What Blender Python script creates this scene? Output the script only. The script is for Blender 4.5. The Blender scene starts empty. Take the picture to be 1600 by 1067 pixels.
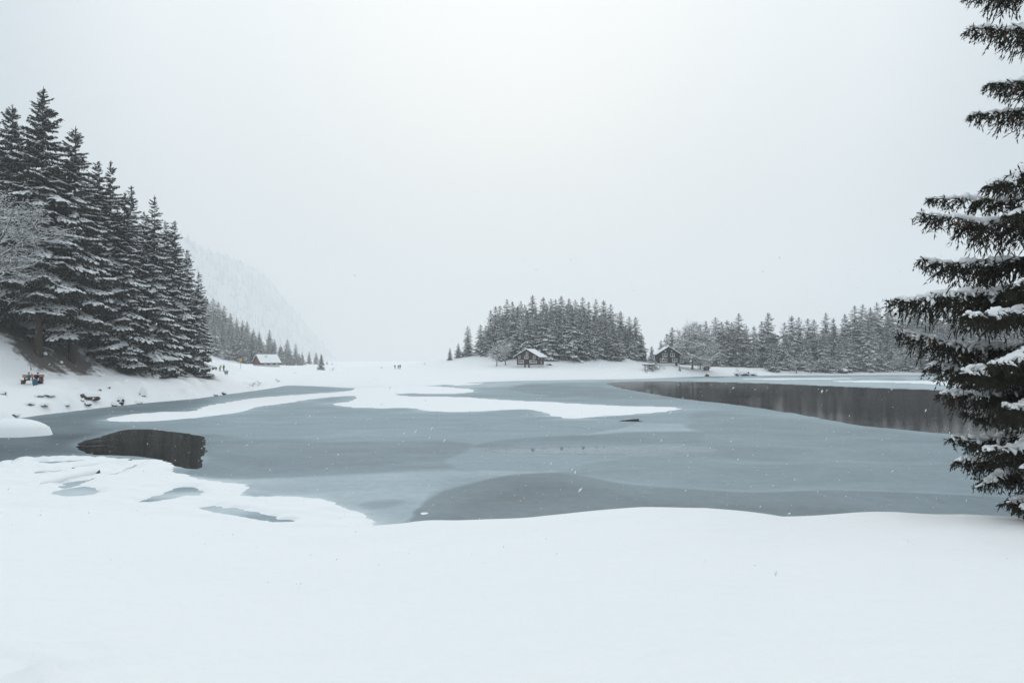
import bpy, math
import numpy as np
from mathutils import Vector, Matrix
from mathutils.geometry import intersect_line_plane

# ------------------------------------------------------------------ camera
scene = bpy.context.scene
COL = scene.collection
FPX, UC, VC, HOR, CAMH = 1062.0, 800.0, 533.5, 562.0, 6.5      # photo pixels; eye height above the lake
PITCH = math.atan((HOR - VC) / FPX)
cam_d = bpy.data.cameras.new('camera')
cam = bpy.data.objects.new('camera', cam_d)
COL.objects.link(cam)
cam.location = (0, 0, CAMH)
cam.rotation_euler = (math.pi / 2 + PITCH, 0, 0)
cam_d.sensor_width = 36.0
cam_d.lens = 36.0 * FPX / 1600.0
cam_d.clip_start = 0.05
cam_d.clip_end = 12000
scene.camera = cam

# ------------------------------------------------------------------ sky, sun, exposure
SUN_EL = math.radians(24.0)
SUN_DIR = Vector((0.0, math.cos(SUN_EL), math.sin(SUN_EL)))
world = bpy.data.worlds.new('World')
scene.world = world
world.use_nodes = True
wn, wl = world.node_tree.nodes, world.node_tree.links
wn.clear()
w_out = wn.new('ShaderNodeOutputWorld')
w_bg = wn.new('ShaderNodeBackground')
w_sky = wn.new('ShaderNodeTexSky')
w_sky.sky_type = 'NISHITA'
w_sky.sun_disc = False
w_sky.sun_elevation = SUN_EL
w_sky.sun_rotation = 0.0
w_sky.air_density = 1.0
w_sky.dust_density = 4.0
w_tc = wn.new('ShaderNodeTexCoord')
w_dot = wn.new('ShaderNodeVectorMath'); w_dot.operation = 'DOT_PRODUCT'
w_dot.inputs[1].default_value = SUN_DIR
wl.new(w_tc.outputs['Generated'], w_dot.inputs[0])
w_ramp = wn.new('ShaderNodeValToRGB')            # overcast cloud deck: brightest where the sun stands behind it
cr = w_ramp.color_ramp
cr.interpolation = 'EASE'
cr.elements[0].position = 0.0;  cr.elements[0].color = (0.44, 0.495, 0.53, 1)
cr.elements[1].position = 1.0;  cr.elements[1].color = (0.655, 0.668, 0.66, 1)
e = cr.elements.new(0.80); e.color = (0.44, 0.495, 0.53, 1)
e = cr.elements.new(0.915); e.color = (0.60, 0.636, 0.655, 1)
wl.new(w_dot.outputs['Value'], w_ramp.inputs[0])
w_sc = wn.new('ShaderNodeVectorMath'); w_sc.operation = 'SCALE'; w_sc.inputs['Scale'].default_value = 0.06
wl.new(w_sky.outputs[0], w_sc.inputs[0])
w_mix = wn.new('ShaderNodeMix'); w_mix.data_type = 'RGBA'; w_mix.inputs[0].default_value = 0.985
wl.new(w_sc.outputs[0], w_mix.inputs[6])
wl.new(w_ramp.outputs[0], w_mix.inputs[7])
w_sep = wn.new('ShaderNodeSeparateXYZ'); wl.new(w_tc.outputs['Generated'], w_sep.inputs[0])
w_el = wn.new('ShaderNodeMapRange'); w_el.inputs[1].default_value = 0.0; w_el.inputs[2].default_value = 1.0
w_el.inputs[3].default_value = 0.95; w_el.inputs[4].default_value = 2.0        # an overcast sky is brightest overhead
wl.new(w_sep.outputs['Z'], w_el.inputs[0])
w_cie = wn.new('ShaderNodeVectorMath'); w_cie.operation = 'SCALE'
wl.new(w_mix.outputs[2], w_cie.inputs[0]); wl.new(w_el.outputs[0], w_cie.inputs['Scale'])
wl.new(w_cie.outputs[0], w_bg.inputs[0])
w_bg.inputs[1].default_value = 0.97
wl.new(w_bg.outputs[0], w_out.inputs[0])

sun_d = bpy.data.lights.new('sun', 'SUN')
sun_d.energy = 0.8
sun_d.angle = math.radians(60)
sun_d.color = (1.0, 0.97, 0.93)
sun = bpy.data.objects.new('sun', sun_d)
COL.objects.link(sun)
sun.rotation_euler = (-SUN_DIR).to_track_quat('-Z', 'Y').to_euler()
sun.location = (0, 0, 80)

vs = scene.view_settings
vs.view_transform = 'Standard'
vs.look = 'None'
vs.exposure = 0.11
vs.gamma = 1.0
vs.use_curve_mapping = False
cy = scene.cycles
cy.use_denoising = True
try:
    cy.denoiser = 'OPENIMAGEDENOISE'
    cy.denoising_input_passes = 'RGB_ALBEDO_NORMAL'
    cy.denoising_prefilter = 'ACCURATE'
except Exception:
    pass
cy.max_bounces = 7
cy.diffuse_bounces = 3
cy.glossy_bounces = 3
cy.transmission_bounces = 2
cy.volume_bounces = 4
cy.transparent_max_bounces = 8
cy.sample_clamp_indirect = 6.0

# ------------------------------------------------------------------ helpers
rng = np.random.default_rng(11)

def unray(u, v):
    a = (u - UC) / FPX
    b = (VC - v) / FPX
    return np.array([a, math.cos(PITCH) - b * math.sin(PITCH), math.sin(PITCH) + b * math.cos(PITCH)])

def on_plane(u, v, z=0.0):
    d = unray(u, v)
    t = (z - CAMH) / d[2]
    return d[0] * t, d[1] * t

def at(u, v, Y):
    d = unray(u, v) * (Y / unray(u, v)[1])
    return Vector((d[0], d[1], CAMH + d[2]))

def project(x, y, z):
    f = y * math.cos(PITCH) + (z - CAMH) * math.sin(PITCH)
    up = -y * math.sin(PITCH) + (z - CAMH) * math.cos(PITCH)
    return UC + FPX * x / f, VC - FPX * up / f

def catmull(pts, n=5):
    P = np.array(pts, float)
    out = []
    m = len(P)
    for i in range(m):
        p0, p1, p2, p3 = P[i - 1], P[i], P[(i + 1) % m], P[(i + 2) % m]
        for k in range(n):
            t = k / n
            out.append(0.5 * ((2 * p1) + (-p0 + p2) * t + (2 * p0 - 5 * p1 + 4 * p2 - p3) * t * t + (-p0 + 3 * p1 - 3 * p2 + p3) * t ** 3))
    return np.array(out)

def sdf(px, py, poly):
    """signed distance to a closed polygon, negative inside"""
    px = np.asarray(px, float).ravel(); py = np.asarray(py, float).ravel()
    d2 = np.full(px.shape, 1e18)
    inside = np.zeros(px.shape, bool)
    n = len(poly)
    for i in range(n):
        ax, ay = poly[i]; bx, by = poly[(i + 1) % n]
        ex, ey = bx - ax, by - ay
        wx, wy = px - ax, py - ay
        t = np.clip((wx * ex + wy * ey) / (ex * ex + ey * ey + 1e-12), 0, 1)
        dx, dy = wx - ex * t, wy - ey * t
        d2 = np.minimum(d2, dx * dx + dy * dy)
        c = (ay > py) != (by > py)
        if abs(ey) > 1e-12:
            inside ^= c & (px < ex * (py - ay) / ey + ax)
    d = np.sqrt(d2)
    return np.where(inside, -d, d)

def sstep(x, a, b):
    t = np.clip((x - a) / (b - a), 0, 1)
    return t * t * (3 - 2 * t)

_ns = np.random.default_rng(5)
_NK = [(_ns.uniform(0, 2 * math.pi), _ns.uniform(0, 6.28), _ns.uniform(0.75, 1.3)) for _ in range(14)]
def wavy(x, y, wl_):
    s = 0
    for a, p, k in _NK:
        kk = 2 * math.pi / wl_ * k
        s = s + np.sin(kk * (x * math.cos(a) + y * math.sin(a)) + p + 0.6 * np.sin(kk * 0.4 * (x * math.sin(a) - y * math.cos(a)) + 2 * p))
    return s / math.sqrt(len(_NK))

def mesh_np(name, V, F, mats=None, smooth=True, idx=None):
    """F: (n,3) or (n,4) int array"""
    V = np.asarray(V, np.float32); F = np.asarray(F, np.int32)
    me = bpy.data.meshes.new(name)
    k = F.shape[1]
    me.vertices.add(len(V)); me.vertices.foreach_set('co', V.ravel())
    me.loops.add(F.size); me.loops.foreach_set('vertex_index', F.ravel())
    me.polygons.add(len(F))
    me.polygons.foreach_set('loop_start', np.arange(0, F.size, k, dtype=np.int32))
    me.polygons.foreach_set('loop_total', np.full(len(F), k, np.int32))
    if idx is not None:
        me.polygons.foreach_set('material_index', np.asarray(idx, np.int32))
    me.polygons.foreach_set('use_smooth', np.full(len(F), smooth, bool))
    for m in (mats or []):
        me.materials.append(m)
    me.update(calc_edges=True)
    return me

def attr(me, name, vals):
    a = me.attributes.new(name, 'FLOAT', 'POINT')
    a.data.foreach_set('value', np.asarray(vals, np.float32))

def obj(name, me, parent=None, loc=None, rot=None):
    o = bpy.data.objects.new(name, me)
    COL.objects.link(o)
    if parent is not None:
        o.parent = parent
    if loc is not None:
        o.location = loc
    if rot is not None:
        o.rotation_euler = rot
    return o

def tag(o, label=None, cat=None, group=None, kind=None):
    if label: o['label'] = label
    if cat: o['category'] = cat
    if group: o['group'] = group
    if kind: o['kind'] = kind
    return o

def thing(name, label, cat, loc=(0, 0, 0), rz=0.0, group=None):
    o = obj(name, None, None, loc, (0, 0, rz))
    o.empty_display_size = 0.3
    return tag(o, label, cat, group)

class MB:
    """collects boxes, prisms and tubes into one mesh"""
    def __init__(s): s.v = []; s.f = []
    def add(s, vs_, fs):
        b = len(s.v); s.v += [tuple(map(float, p)) for p in vs_]; s.f += [tuple(b + i for i in f) for f in fs]
        return s
    def box(s, x0, x1, y0, y1, z0, z1):
        return s.add([(x0, y0, z0), (x1, y0, z0), (x1, y1, z0), (x0, y1, z0), (x0, y0, z1), (x1, y0, z1), (x1, y1, z1), (x0, y1, z1)],
                     [(3, 2, 1, 0), (4, 5, 6, 7), (0, 1, 5, 4), (1, 2, 6, 5), (2, 3, 7, 6), (3, 0, 4, 7)])
    def tube(s, pts, rad, n=6, flat=1.0):
        pts = [Vector(p) for p in pts]
        rings = []
        for i, p in enumerate(pts):
            t = (pts[min(i + 1, len(pts) - 1)] - pts[max(i - 1, 0)]).normalized()
            a = t.cross(Vector((0, 0, 1)))
            if a.length < 1e-3: a = t.cross(Vector((0, 1, 0)))
            a.normalize(); b = a.cross(t).normalized()
            r = rad[i] if hasattr(rad, '__len__') else rad
            rings.append([p + a * (r * math.cos(6.28318 * k / n)) + b * (r * flat * math.sin(6.28318 * k / n)) for k in range(n)])
        vs_ = [q for r in rings for q in r]
        fs = [(i * n + k, i * n + (k + 1) % n, (i + 1) * n + (k + 1) % n, (i + 1) * n + k) for i in range(len(rings) - 1) for k in range(n)]
        fs += [tuple(range(n - 1, -1, -1)), tuple((len(rings) - 1) * n + k for k in range(n))]
        return s.add(vs_, fs)
    def prism(s, poly, y0, y1):
        n = len(poly)
        vs_ = [(x, y0, z) for x, z in poly] + [(x, y1, z) for x, z in poly]
        return s.add(vs_, [tuple(range(n)), tuple(range(2 * n - 1, n - 1, -1))] + [((i + 1) % n, i, n + i, n + (i + 1) % n) for i in range(n)])
    def mesh(s, name, m, smooth=False):
        me = bpy.data.meshes.new(name)
        me.from_pydata(s.v, [], s.f)
        me.materials.append(m)
        if smooth:
            me.polygons.foreach_set('use_smooth', np.full(len(me.polygons), True))
        me.update()
        return me
    def build(s, name, m, parent=None, loc=None, rot=None, smooth=False):
        return obj(name, s.mesh(name, m, smooth), parent, loc, rot)

# ------------------------------------------------------------------ materials
def nodes(name):
    m = bpy.data.materials.new(name)
    m.use_nodes = True
    nt = m.node_tree
    return m, nt, nt.nodes, nt.links, nt.nodes['Principled BSDF']

def simple(name, col, rough=0.7, var=0.25, scale=6.0, bump=0.0, spec=0.3, stretch=None, rnd=0.0):
    m, nt, N, L, b = nodes(name)
    tc = N.new('ShaderNodeTexCoord')
    src = tc.outputs['Object']
    if stretch:
        mp = N.new('ShaderNodeMapping'); mp.inputs['Scale'].default_value = stretch
        L.new(src, mp.inputs[0]); src = mp.outputs[0]
    nz = N.new('ShaderNodeTexNoise'); nz.inputs['Scale'].default_value = scale; nz.inputs['Detail'].default_value = 4
    L.new(src, nz.inputs['Vector'])
    mx = N.new('ShaderNodeMix'); mx.data_type = 'RGBA'
    mx.inputs[6].default_value = (*[c * (1 - var) for c in col], 1)
    mx.inputs[7].default_value = (*[min(1, c * (1 + var)) for c in col], 1)
    L.new(nz.outputs['Fac'], mx.inputs[0])
    out = mx.outputs[2]
    if rnd:
        oi = N.new('ShaderNodeObjectInfo')
        mr = N.new('ShaderNodeMapRange'); mr.inputs[3].default_value = 1 - rnd; mr.inputs[4].default_value = 1 + rnd
        L.new(oi.outputs['Random'], mr.inputs[0])
        sc = N.new('ShaderNodeVectorMath'); sc.operation = 'SCALE'
        L.new(out, sc.inputs[0]); L.new(mr.outputs[0], sc.inputs['Scale']); out = sc.outputs[0]
    L.new(out, b.inputs['Base Color'])
    b.inputs['Roughness'].default_value = rough
    b.inputs['Specular IOR Level'].default_value = spec
    if bump:
        bp = N.new('ShaderNodeBump'); bp.inputs['Strength'].default_value = bump; bp.inputs['Distance'].default_value = 0.05
        L.new(nz.outputs['Fac'], bp.inputs['Height']); L.new(bp.outputs[0], b.inputs['Normal'])
    return m

M = {}
SNOW = (0.88, 0.887, 0.893)
M['snow'] = simple('snow_load', SNOW, 0.85, 0.03, 3.0, 0.15, 0.15)
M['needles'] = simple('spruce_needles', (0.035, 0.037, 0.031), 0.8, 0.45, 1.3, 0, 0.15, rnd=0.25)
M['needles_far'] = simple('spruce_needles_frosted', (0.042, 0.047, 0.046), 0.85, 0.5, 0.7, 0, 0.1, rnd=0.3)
M['needles_near'] = simple('spruce_needles_close', (0.032, 0.031, 0.021), 0.7, 0.5, 2.0, 0, 0.2)
M['bark'] = simple('spruce_bark', (0.075, 0.06, 0.05), 0.9, 0.4, 4.0, 0.4, 0.1, stretch=(4, 4, 0.6))
M['twig'] = simple('bare_twig', (0.085, 0.075, 0.07), 0.9, 0.3, 5.0, 0, 0.1)
M['larch'] = simple('brown_twigs', (0.16, 0.135, 0.125), 0.9, 0.35, 1.0, 0, 0.1)
M['cone'] = simple('spruce_cone', (0.16, 0.075, 0.045), 0.8, 0.4, 40.0, 0.5, 0.2)
M['rock'] = simple('dark_rock', (0.06, 0.055, 0.054), 0.9, 0.5, 3.0, 0.7, 0.2)
M['rust_rock'] = simple('brown_rock', (0.10, 0.07, 0.058), 0.9, 0.5, 3.0, 0.7, 0.2)
M['wood_brown'] = simple('stained_timber', (0.060, 0.036, 0.032), 0.8, 0.35, 2.0, 0.3, 0.2, stretch=(8, 8, 1))
M['wood_dark'] = simple('dark_timber', (0.030, 0.025, 0.021), 0.8, 0.35, 2.0, 0.3, 0.2, stretch=(1, 1, 8))
M['wood_red'] = simple('red_brown_timber', (0.15, 0.075, 0.075), 0.8, 0.3, 2.0, 0.3, 0.2, stretch=(8, 8, 1))
M['wood_light'] = simple('pink_timber', (0.33, 0.22, 0.21), 0.8, 0.2, 2.0, 0.2, 0.2)
M['bench_wood'] = simple('orange_bench_wood', (0.42, 0.18, 0.07), 0.6, 0.25, 4.0, 0.2, 0.3, stretch=(1, 6, 6))
M['bench_dark'] = simple('brown_bench_wood', (0.20, 0.075, 0.03), 0.6, 0.25, 4.0, 0.2, 0.3)
M['white_paint'] = simple('white_window_paint', (0.72, 0.72, 0.70), 0.6, 0.05, 4.0)
M['plaster'] = simple('pale_plaster', (0.60, 0.61, 0.60), 0.9, 0.1, 2.0, 0.2)
M['dark_metal'] = simple('dark_metal', (0.05, 0.05, 0.055), 0.5, 0.2, 4.0)
M['grey_metal'] = simple('galvanised_metal', (0.25, 0.30, 0.31), 0.5, 0.2, 6.0)
M['yellow_sign'] = simple('yellow_sign_paint', (0.75, 0.42, 0.10), 0.5, 0.1, 4.0)
m, nt, N, L, b = nodes('window_glass')
b.inputs['Base Color'].default_value = (0.05, 0.06, 0.065, 1); b.inputs['Roughness'].default_value = 0.08
M['glass'] = m
for nm, c in dict(teal=(0.02, 0.16, 0.17), olive=(0.035, 0.032, 0.022), black=(0.018, 0.02, 0.022), maroon=(0.09, 0.025, 0.035), grey=(0.22, 0.25, 0.26),
                  blue=(0.03, 0.12, 0.19), redstripe=(0.55, 0.14, 0.15), lime=(0.42, 0.52, 0.10), skin=(0.50, 0.32, 0.24), hair=(0.05, 0.03, 0.03), green=(0.05, 0.08, 0.06), navy=(0.03, 0.05, 0.10)).items():
    M[nm] = simple(nm + '_cloth', c, 0.8, 0.2, 8.0)

m, nt, N, L, b = nodes('snowflake')
b.inputs['Base Color'].default_value = (0.9, 0.92, 0.93, 1); b.inputs['Roughness'].default_value = 0.9
tl = N.new('ShaderNodeBsdfTranslucent'); tl.inputs['Color'].default_value = (0.95, 0.97, 0.98, 1)
mxs = N.new('ShaderNodeMixShader'); mxs.inputs[0].default_value = 0.75
L.new(b.outputs[0], mxs.inputs[1]); L.new(tl.outputs[0], mxs.inputs[2]); L.new(mxs.outputs[0], N['Material Output'].inputs['Surface'])
M['flake'] = m
# snow-covered ground, with bare needle litter where the big spruces keep the snow off
m, nt, N, L, b = nodes('snow_ground')
tc = N.new('ShaderNodeTexCoord')
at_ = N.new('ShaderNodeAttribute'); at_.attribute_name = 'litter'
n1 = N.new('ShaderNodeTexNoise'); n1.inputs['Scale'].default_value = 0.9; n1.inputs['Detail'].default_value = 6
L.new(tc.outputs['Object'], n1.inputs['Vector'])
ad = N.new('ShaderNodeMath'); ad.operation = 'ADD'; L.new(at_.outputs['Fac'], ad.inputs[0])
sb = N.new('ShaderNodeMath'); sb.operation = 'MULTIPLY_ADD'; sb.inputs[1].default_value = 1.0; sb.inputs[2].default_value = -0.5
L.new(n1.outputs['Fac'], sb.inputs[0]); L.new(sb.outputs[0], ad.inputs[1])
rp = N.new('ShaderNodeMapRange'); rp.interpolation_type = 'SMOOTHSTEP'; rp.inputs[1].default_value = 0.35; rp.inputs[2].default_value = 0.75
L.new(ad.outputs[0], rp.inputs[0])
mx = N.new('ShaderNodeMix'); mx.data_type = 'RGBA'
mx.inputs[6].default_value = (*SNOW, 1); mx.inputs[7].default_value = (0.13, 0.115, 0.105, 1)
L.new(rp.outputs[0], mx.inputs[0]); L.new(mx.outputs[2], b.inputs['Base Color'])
b.inputs['Roughness'].default_value = 0.9; b.inputs['Specular IOR Level'].default_value = 0.12
n2 = N.new('ShaderNodeTexNoise'); n2.inputs['Scale'].default_value = 1.3; n2.inputs['Detail'].default_value = 8; n2.inputs['Roughness'].default_value = 0.55
L.new(tc.outputs['Object'], n2.inputs['Vector'])
bp = N.new('ShaderNodeBump'); bp.inputs['Strength'].default_value = 0.8; bp.inputs['Distance'].default_value = 0.12
L.new(n2.outputs['Fac'], bp.inputs['Height']); L.new(bp.outputs[0], b.inputs['Normal'])
M['ground'] = m

# ice: frost attribute runs from clear wet dark ice to white frosted ice
m, nt, N, L, b = nodes('lake_ice')
tc = N.new('ShaderNodeTexCoord')
fr = N.new('ShaderNodeAttribute'); fr.attribute_name = 'frost'
wt = N.new('ShaderNodeAttribute'); wt.attribute_name = 'wet'
mp = N.new('ShaderNodeMapping'); mp.inputs['Scale'].default_value = (0.10, 0.16, 1)
L.new(tc.outputs['Object'], mp.inputs[0])
n1 = N.new('ShaderNodeTexNoise'); n1.inputs['Scale'].default_value = 1.0; n1.inputs['Detail'].default_value = 7; n1.inputs['Roughness'].default_value = 0.62; n1.inputs['Distortion'].default_value = 0.8
L.new(mp.outputs[0], n1.inputs['Vector'])
n3 = N.new('ShaderNodeTexNoise'); n3.inputs['Scale'].default_value = 1.6; n3.inputs['Detail'].default_value = 6; n3.inputs['Roughness'].default_value = 0.7
L.new(tc.outputs['Object'], n3.inputs['Vector'])
ma = N.new('ShaderNodeMath'); ma.operation = 'MULTIPLY_ADD'; ma.inputs[1].default_value = 0.42; ma.inputs[2].default_value = -0.21
L.new(n1.outputs['Fac'], ma.inputs[0])
mb_ = N.new('ShaderNodeMath'); mb_.operation = 'MULTIPLY_ADD'; mb_.inputs[1].default_value = 0.26; mb_.inputs[2].default_value = -0.13
L.new(n3.outputs['Fac'], mb_.inputs[0])
a1 = N.new('ShaderNodeMath'); a1.operation = 'ADD'; L.new(fr.outputs['Fac'], a1.inputs[0]); L.new(ma.outputs[0], a1.inputs[1])
a2 = N.new('ShaderNodeMath'); a2.operation = 'ADD'; a2.use_clamp = True; L.new(a1.outputs[0], a2.inputs[0]); L.new(mb_.outputs[0], a2.inputs[1])
ir = N.new('ShaderNodeValToRGB')
ir.color_ramp.elements[0].position = 0.0; ir.color_ramp.elements[0].color = (0.085, 0.099, 0.106, 1)
ir.color_ramp.elements[1].position = 1.0; ir.color_ramp.elements[1].color = (0.70, 0.75, 0.77, 1)
e = ir.color_ramp.elements.new(0.5); e.color = (0.272, 0.33, 0.358, 1)
L.new(a2.outputs[0], ir.inputs[0]); L.new(ir.outputs[0], b.inputs['Base Color'])
rr = N.new('ShaderNodeMapRange'); rr.inputs[3].default_value = 0.45; rr.inputs[4].default_value = 0.012
b.inputs['Roughness'].default_value = 0.9; b.inputs['Specular IOR Level'].default_value = 0.0
gl = N.new('ShaderNodeBsdfGlossy'); gl.inputs['Color'].default_value = (0.82, 0.93, 1.0, 1)
L.new(wt.outputs['Fac'], rr.inputs[0]); L.new(rr.outputs[0], gl.inputs['Roughness'])
sp = N.new('ShaderNodeMapRange'); sp.inputs[3].default_value = 0.06; sp.inputs[4].default_value = 0.30
L.new(wt.outputs['Fac'], sp.inputs[0])
mxs = N.new('ShaderNodeMixShader'); L.new(sp.outputs[0], mxs.inputs[0]); L.new(b.outputs[0], mxs.inputs[1]); L.new(gl.outputs[0], mxs.inputs[2])
L.new(mxs.outputs[0], N['Material Output'].inputs['Surface'])
M['ice'] = m

m, nt, N, L, b = nodes('lake_water')
b.inputs['Base Color'].default_value = (0.022, 0.020, 0.017, 1)
b.inputs['Roughness'].default_value = 0.04
b.inputs['IOR'].default_value = 1.33; b.inputs['Specular IOR Level'].default_value = 0.07
tc = N.new('ShaderNodeTexCoord')
mp = N.new('ShaderNodeMapping'); mp.inputs['Scale'].default_value = (0.35, 0.6, 1)
L.new(tc.outputs['Object'], mp.inputs[0])
n1 = N.new('ShaderNodeTexNoise'); n1.inputs['Scale'].default_value = 1.0; n1.inputs['Detail'].default_value = 5; n1.inputs['Roughness'].default_value = 0.6
L.new(mp.outputs[0], n1.inputs['Vector'])
n4 = N.new('ShaderNodeTexNoise'); n4.inputs['Scale'].default_value = 0.02; n4.inputs['Detail'].default_value = 2    # patches of breeze
L.new(tc.outputs['Object'], n4.inputs['Vector'])
r4 = N.new('ShaderNodeMapRange'); r4.inputs[1].default_value = 0.35; r4.inputs[2].default_value = 0.65; r4.inputs[3].default_value = 0.10; r4.inputs[4].default_value = 0.42
L.new(n4.outputs['Fac'], r4.inputs[0])
bp = N.new('ShaderNodeBump'); bp.inputs['Distance'].default_value = 0.12
L.new(r4.outputs[0], bp.inputs['Strength'])
L.new(n1.outputs['Fac'], bp.inputs['Height'])
b.inputs['Roughness'].default_value = 0.9; b.inputs['Specular IOR Level'].default_value = 0.0     # dark body of the lake
gl = N.new('ShaderNodeBsdfGlossy'); gl.inputs['Roughness'].default_value = 0.04; L.new(bp.outputs[0], gl.inputs['Normal'])
mxs = N.new('ShaderNodeMixShader'); mxs.inputs[0].default_value = 0.36
L.new(b.outputs[0], mxs.inputs[1]); L.new(gl.outputs[0], mxs.inputs[2]); L.new(mxs.outputs[0], N['Material Output'].inputs['Surface'])
M['water'] = m

# ------------------------------------------------------------------ terrain
LAKE_PX = [(-190, 703), (-120, 677), (-50, 666), (0, 659), (60, 649), (110, 643), (160, 637), (205, 632), (260, 627), (310, 622.5), (345, 617.5), (380, 613),
           (410, 609), (432, 605.5), (452, 602.5), (500, 604), (555, 606.5), (620, 606), (680, 602.5), (740, 598), (800, 595.5), (900, 593.5), (1000, 592),
           (1060, 589.5), (1120, 588), (1200, 587), (1300, 586.5), (1400, 586), (1500, 587), (1700, 591), (1900, 600), (2060, 625)]
LAKE = [on_plane(u, v) for u, v in LAKE_PX] + [(110, 70), (95, 15), (-47, 15)]
LAKE = catmull(LAKE, 4)

U_ = [-400, 0, 200, 350, 450, 560, 680, 760, 830, 930, 1000, 1045, 1110, 1200, 1300, 1600, 2000]
P_ = [4.6, 4.6, 4.8, 4.4, 3.0, 2.6, 2.8, 3.4, 3.7, 3.4, 3.3, 4.0, 3.3, 3.1, 1.9, 1.8, 3.0]
R_ = [13, 13, 14, 18, 40, 60, 50, 34, 26, 26, 22, 14, 16, 22, 22, 22, 20]
C_U = [-400, 0, 200, 330, 455, 580, 700, 850, 1000, 1100, 1220, 1300, 1400, 1500, 1600, 2000]
C_V = [790, 789, 800, 808, 819, 822, 812, 800, 795, 797, 810.5, 806, 800, 798, 803, 815]
C_D = [31, 31, 30, 29, 27, 24, 20, 17.5, 16.5, 16.5, 16.5, 16.5, 16.5, 16.5, 16.5, 17]
BUMPS = []
_br = np.random.default_rng(21)
for _ in range(150):
    u_ = _br.uniform(-60, 430); v_ = np.interp(u_, [p[0] for p in LAKE_PX[:15]], [p[1] for p in LAKE_PX[:15]]) - _br.uniform(-1, 26) ** 1.0
    xx, yy = on_plane(u_, max(v_, 596), 1.2)
    BUMPS.append((xx, yy, _br.uniform(0.25, 0.8), _br.uniform(0.7, 1.9)))
LEFT_TREES = [  # u, v of the top, depth, variant
    (12, 163, 102, 0), (60, 136, 101, 1), (112, 197, 106, 2), (150, 252, 119, 3), (168, 251, 114, 4), (201, 290, 125, 3), (238, 305, 121, 4), (271, 345, 129, 3),
    (309, 424, 138, 3), (191, 300, 115, 4), (-30, 150, 103, 2), (36, 230, 112, 0), (88, 255, 114, 1), (134, 272, 124, 2), (222, 330, 132, 4), (255, 345, 138, 3), (290, 390, 142, 3),
    (-70, 190, 106, 0), (8, 250, 122, 1), (180, 325, 134, 2), (100, 300, 128, 0), (60, 290, 126, 2), (-110, 160, 104, 1)]
LT_XY = []
for (u, v, Y, k) in LEFT_TREES:
    p = at(u, HOR, Y); LT_XY.append((p.x, p.y))

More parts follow.
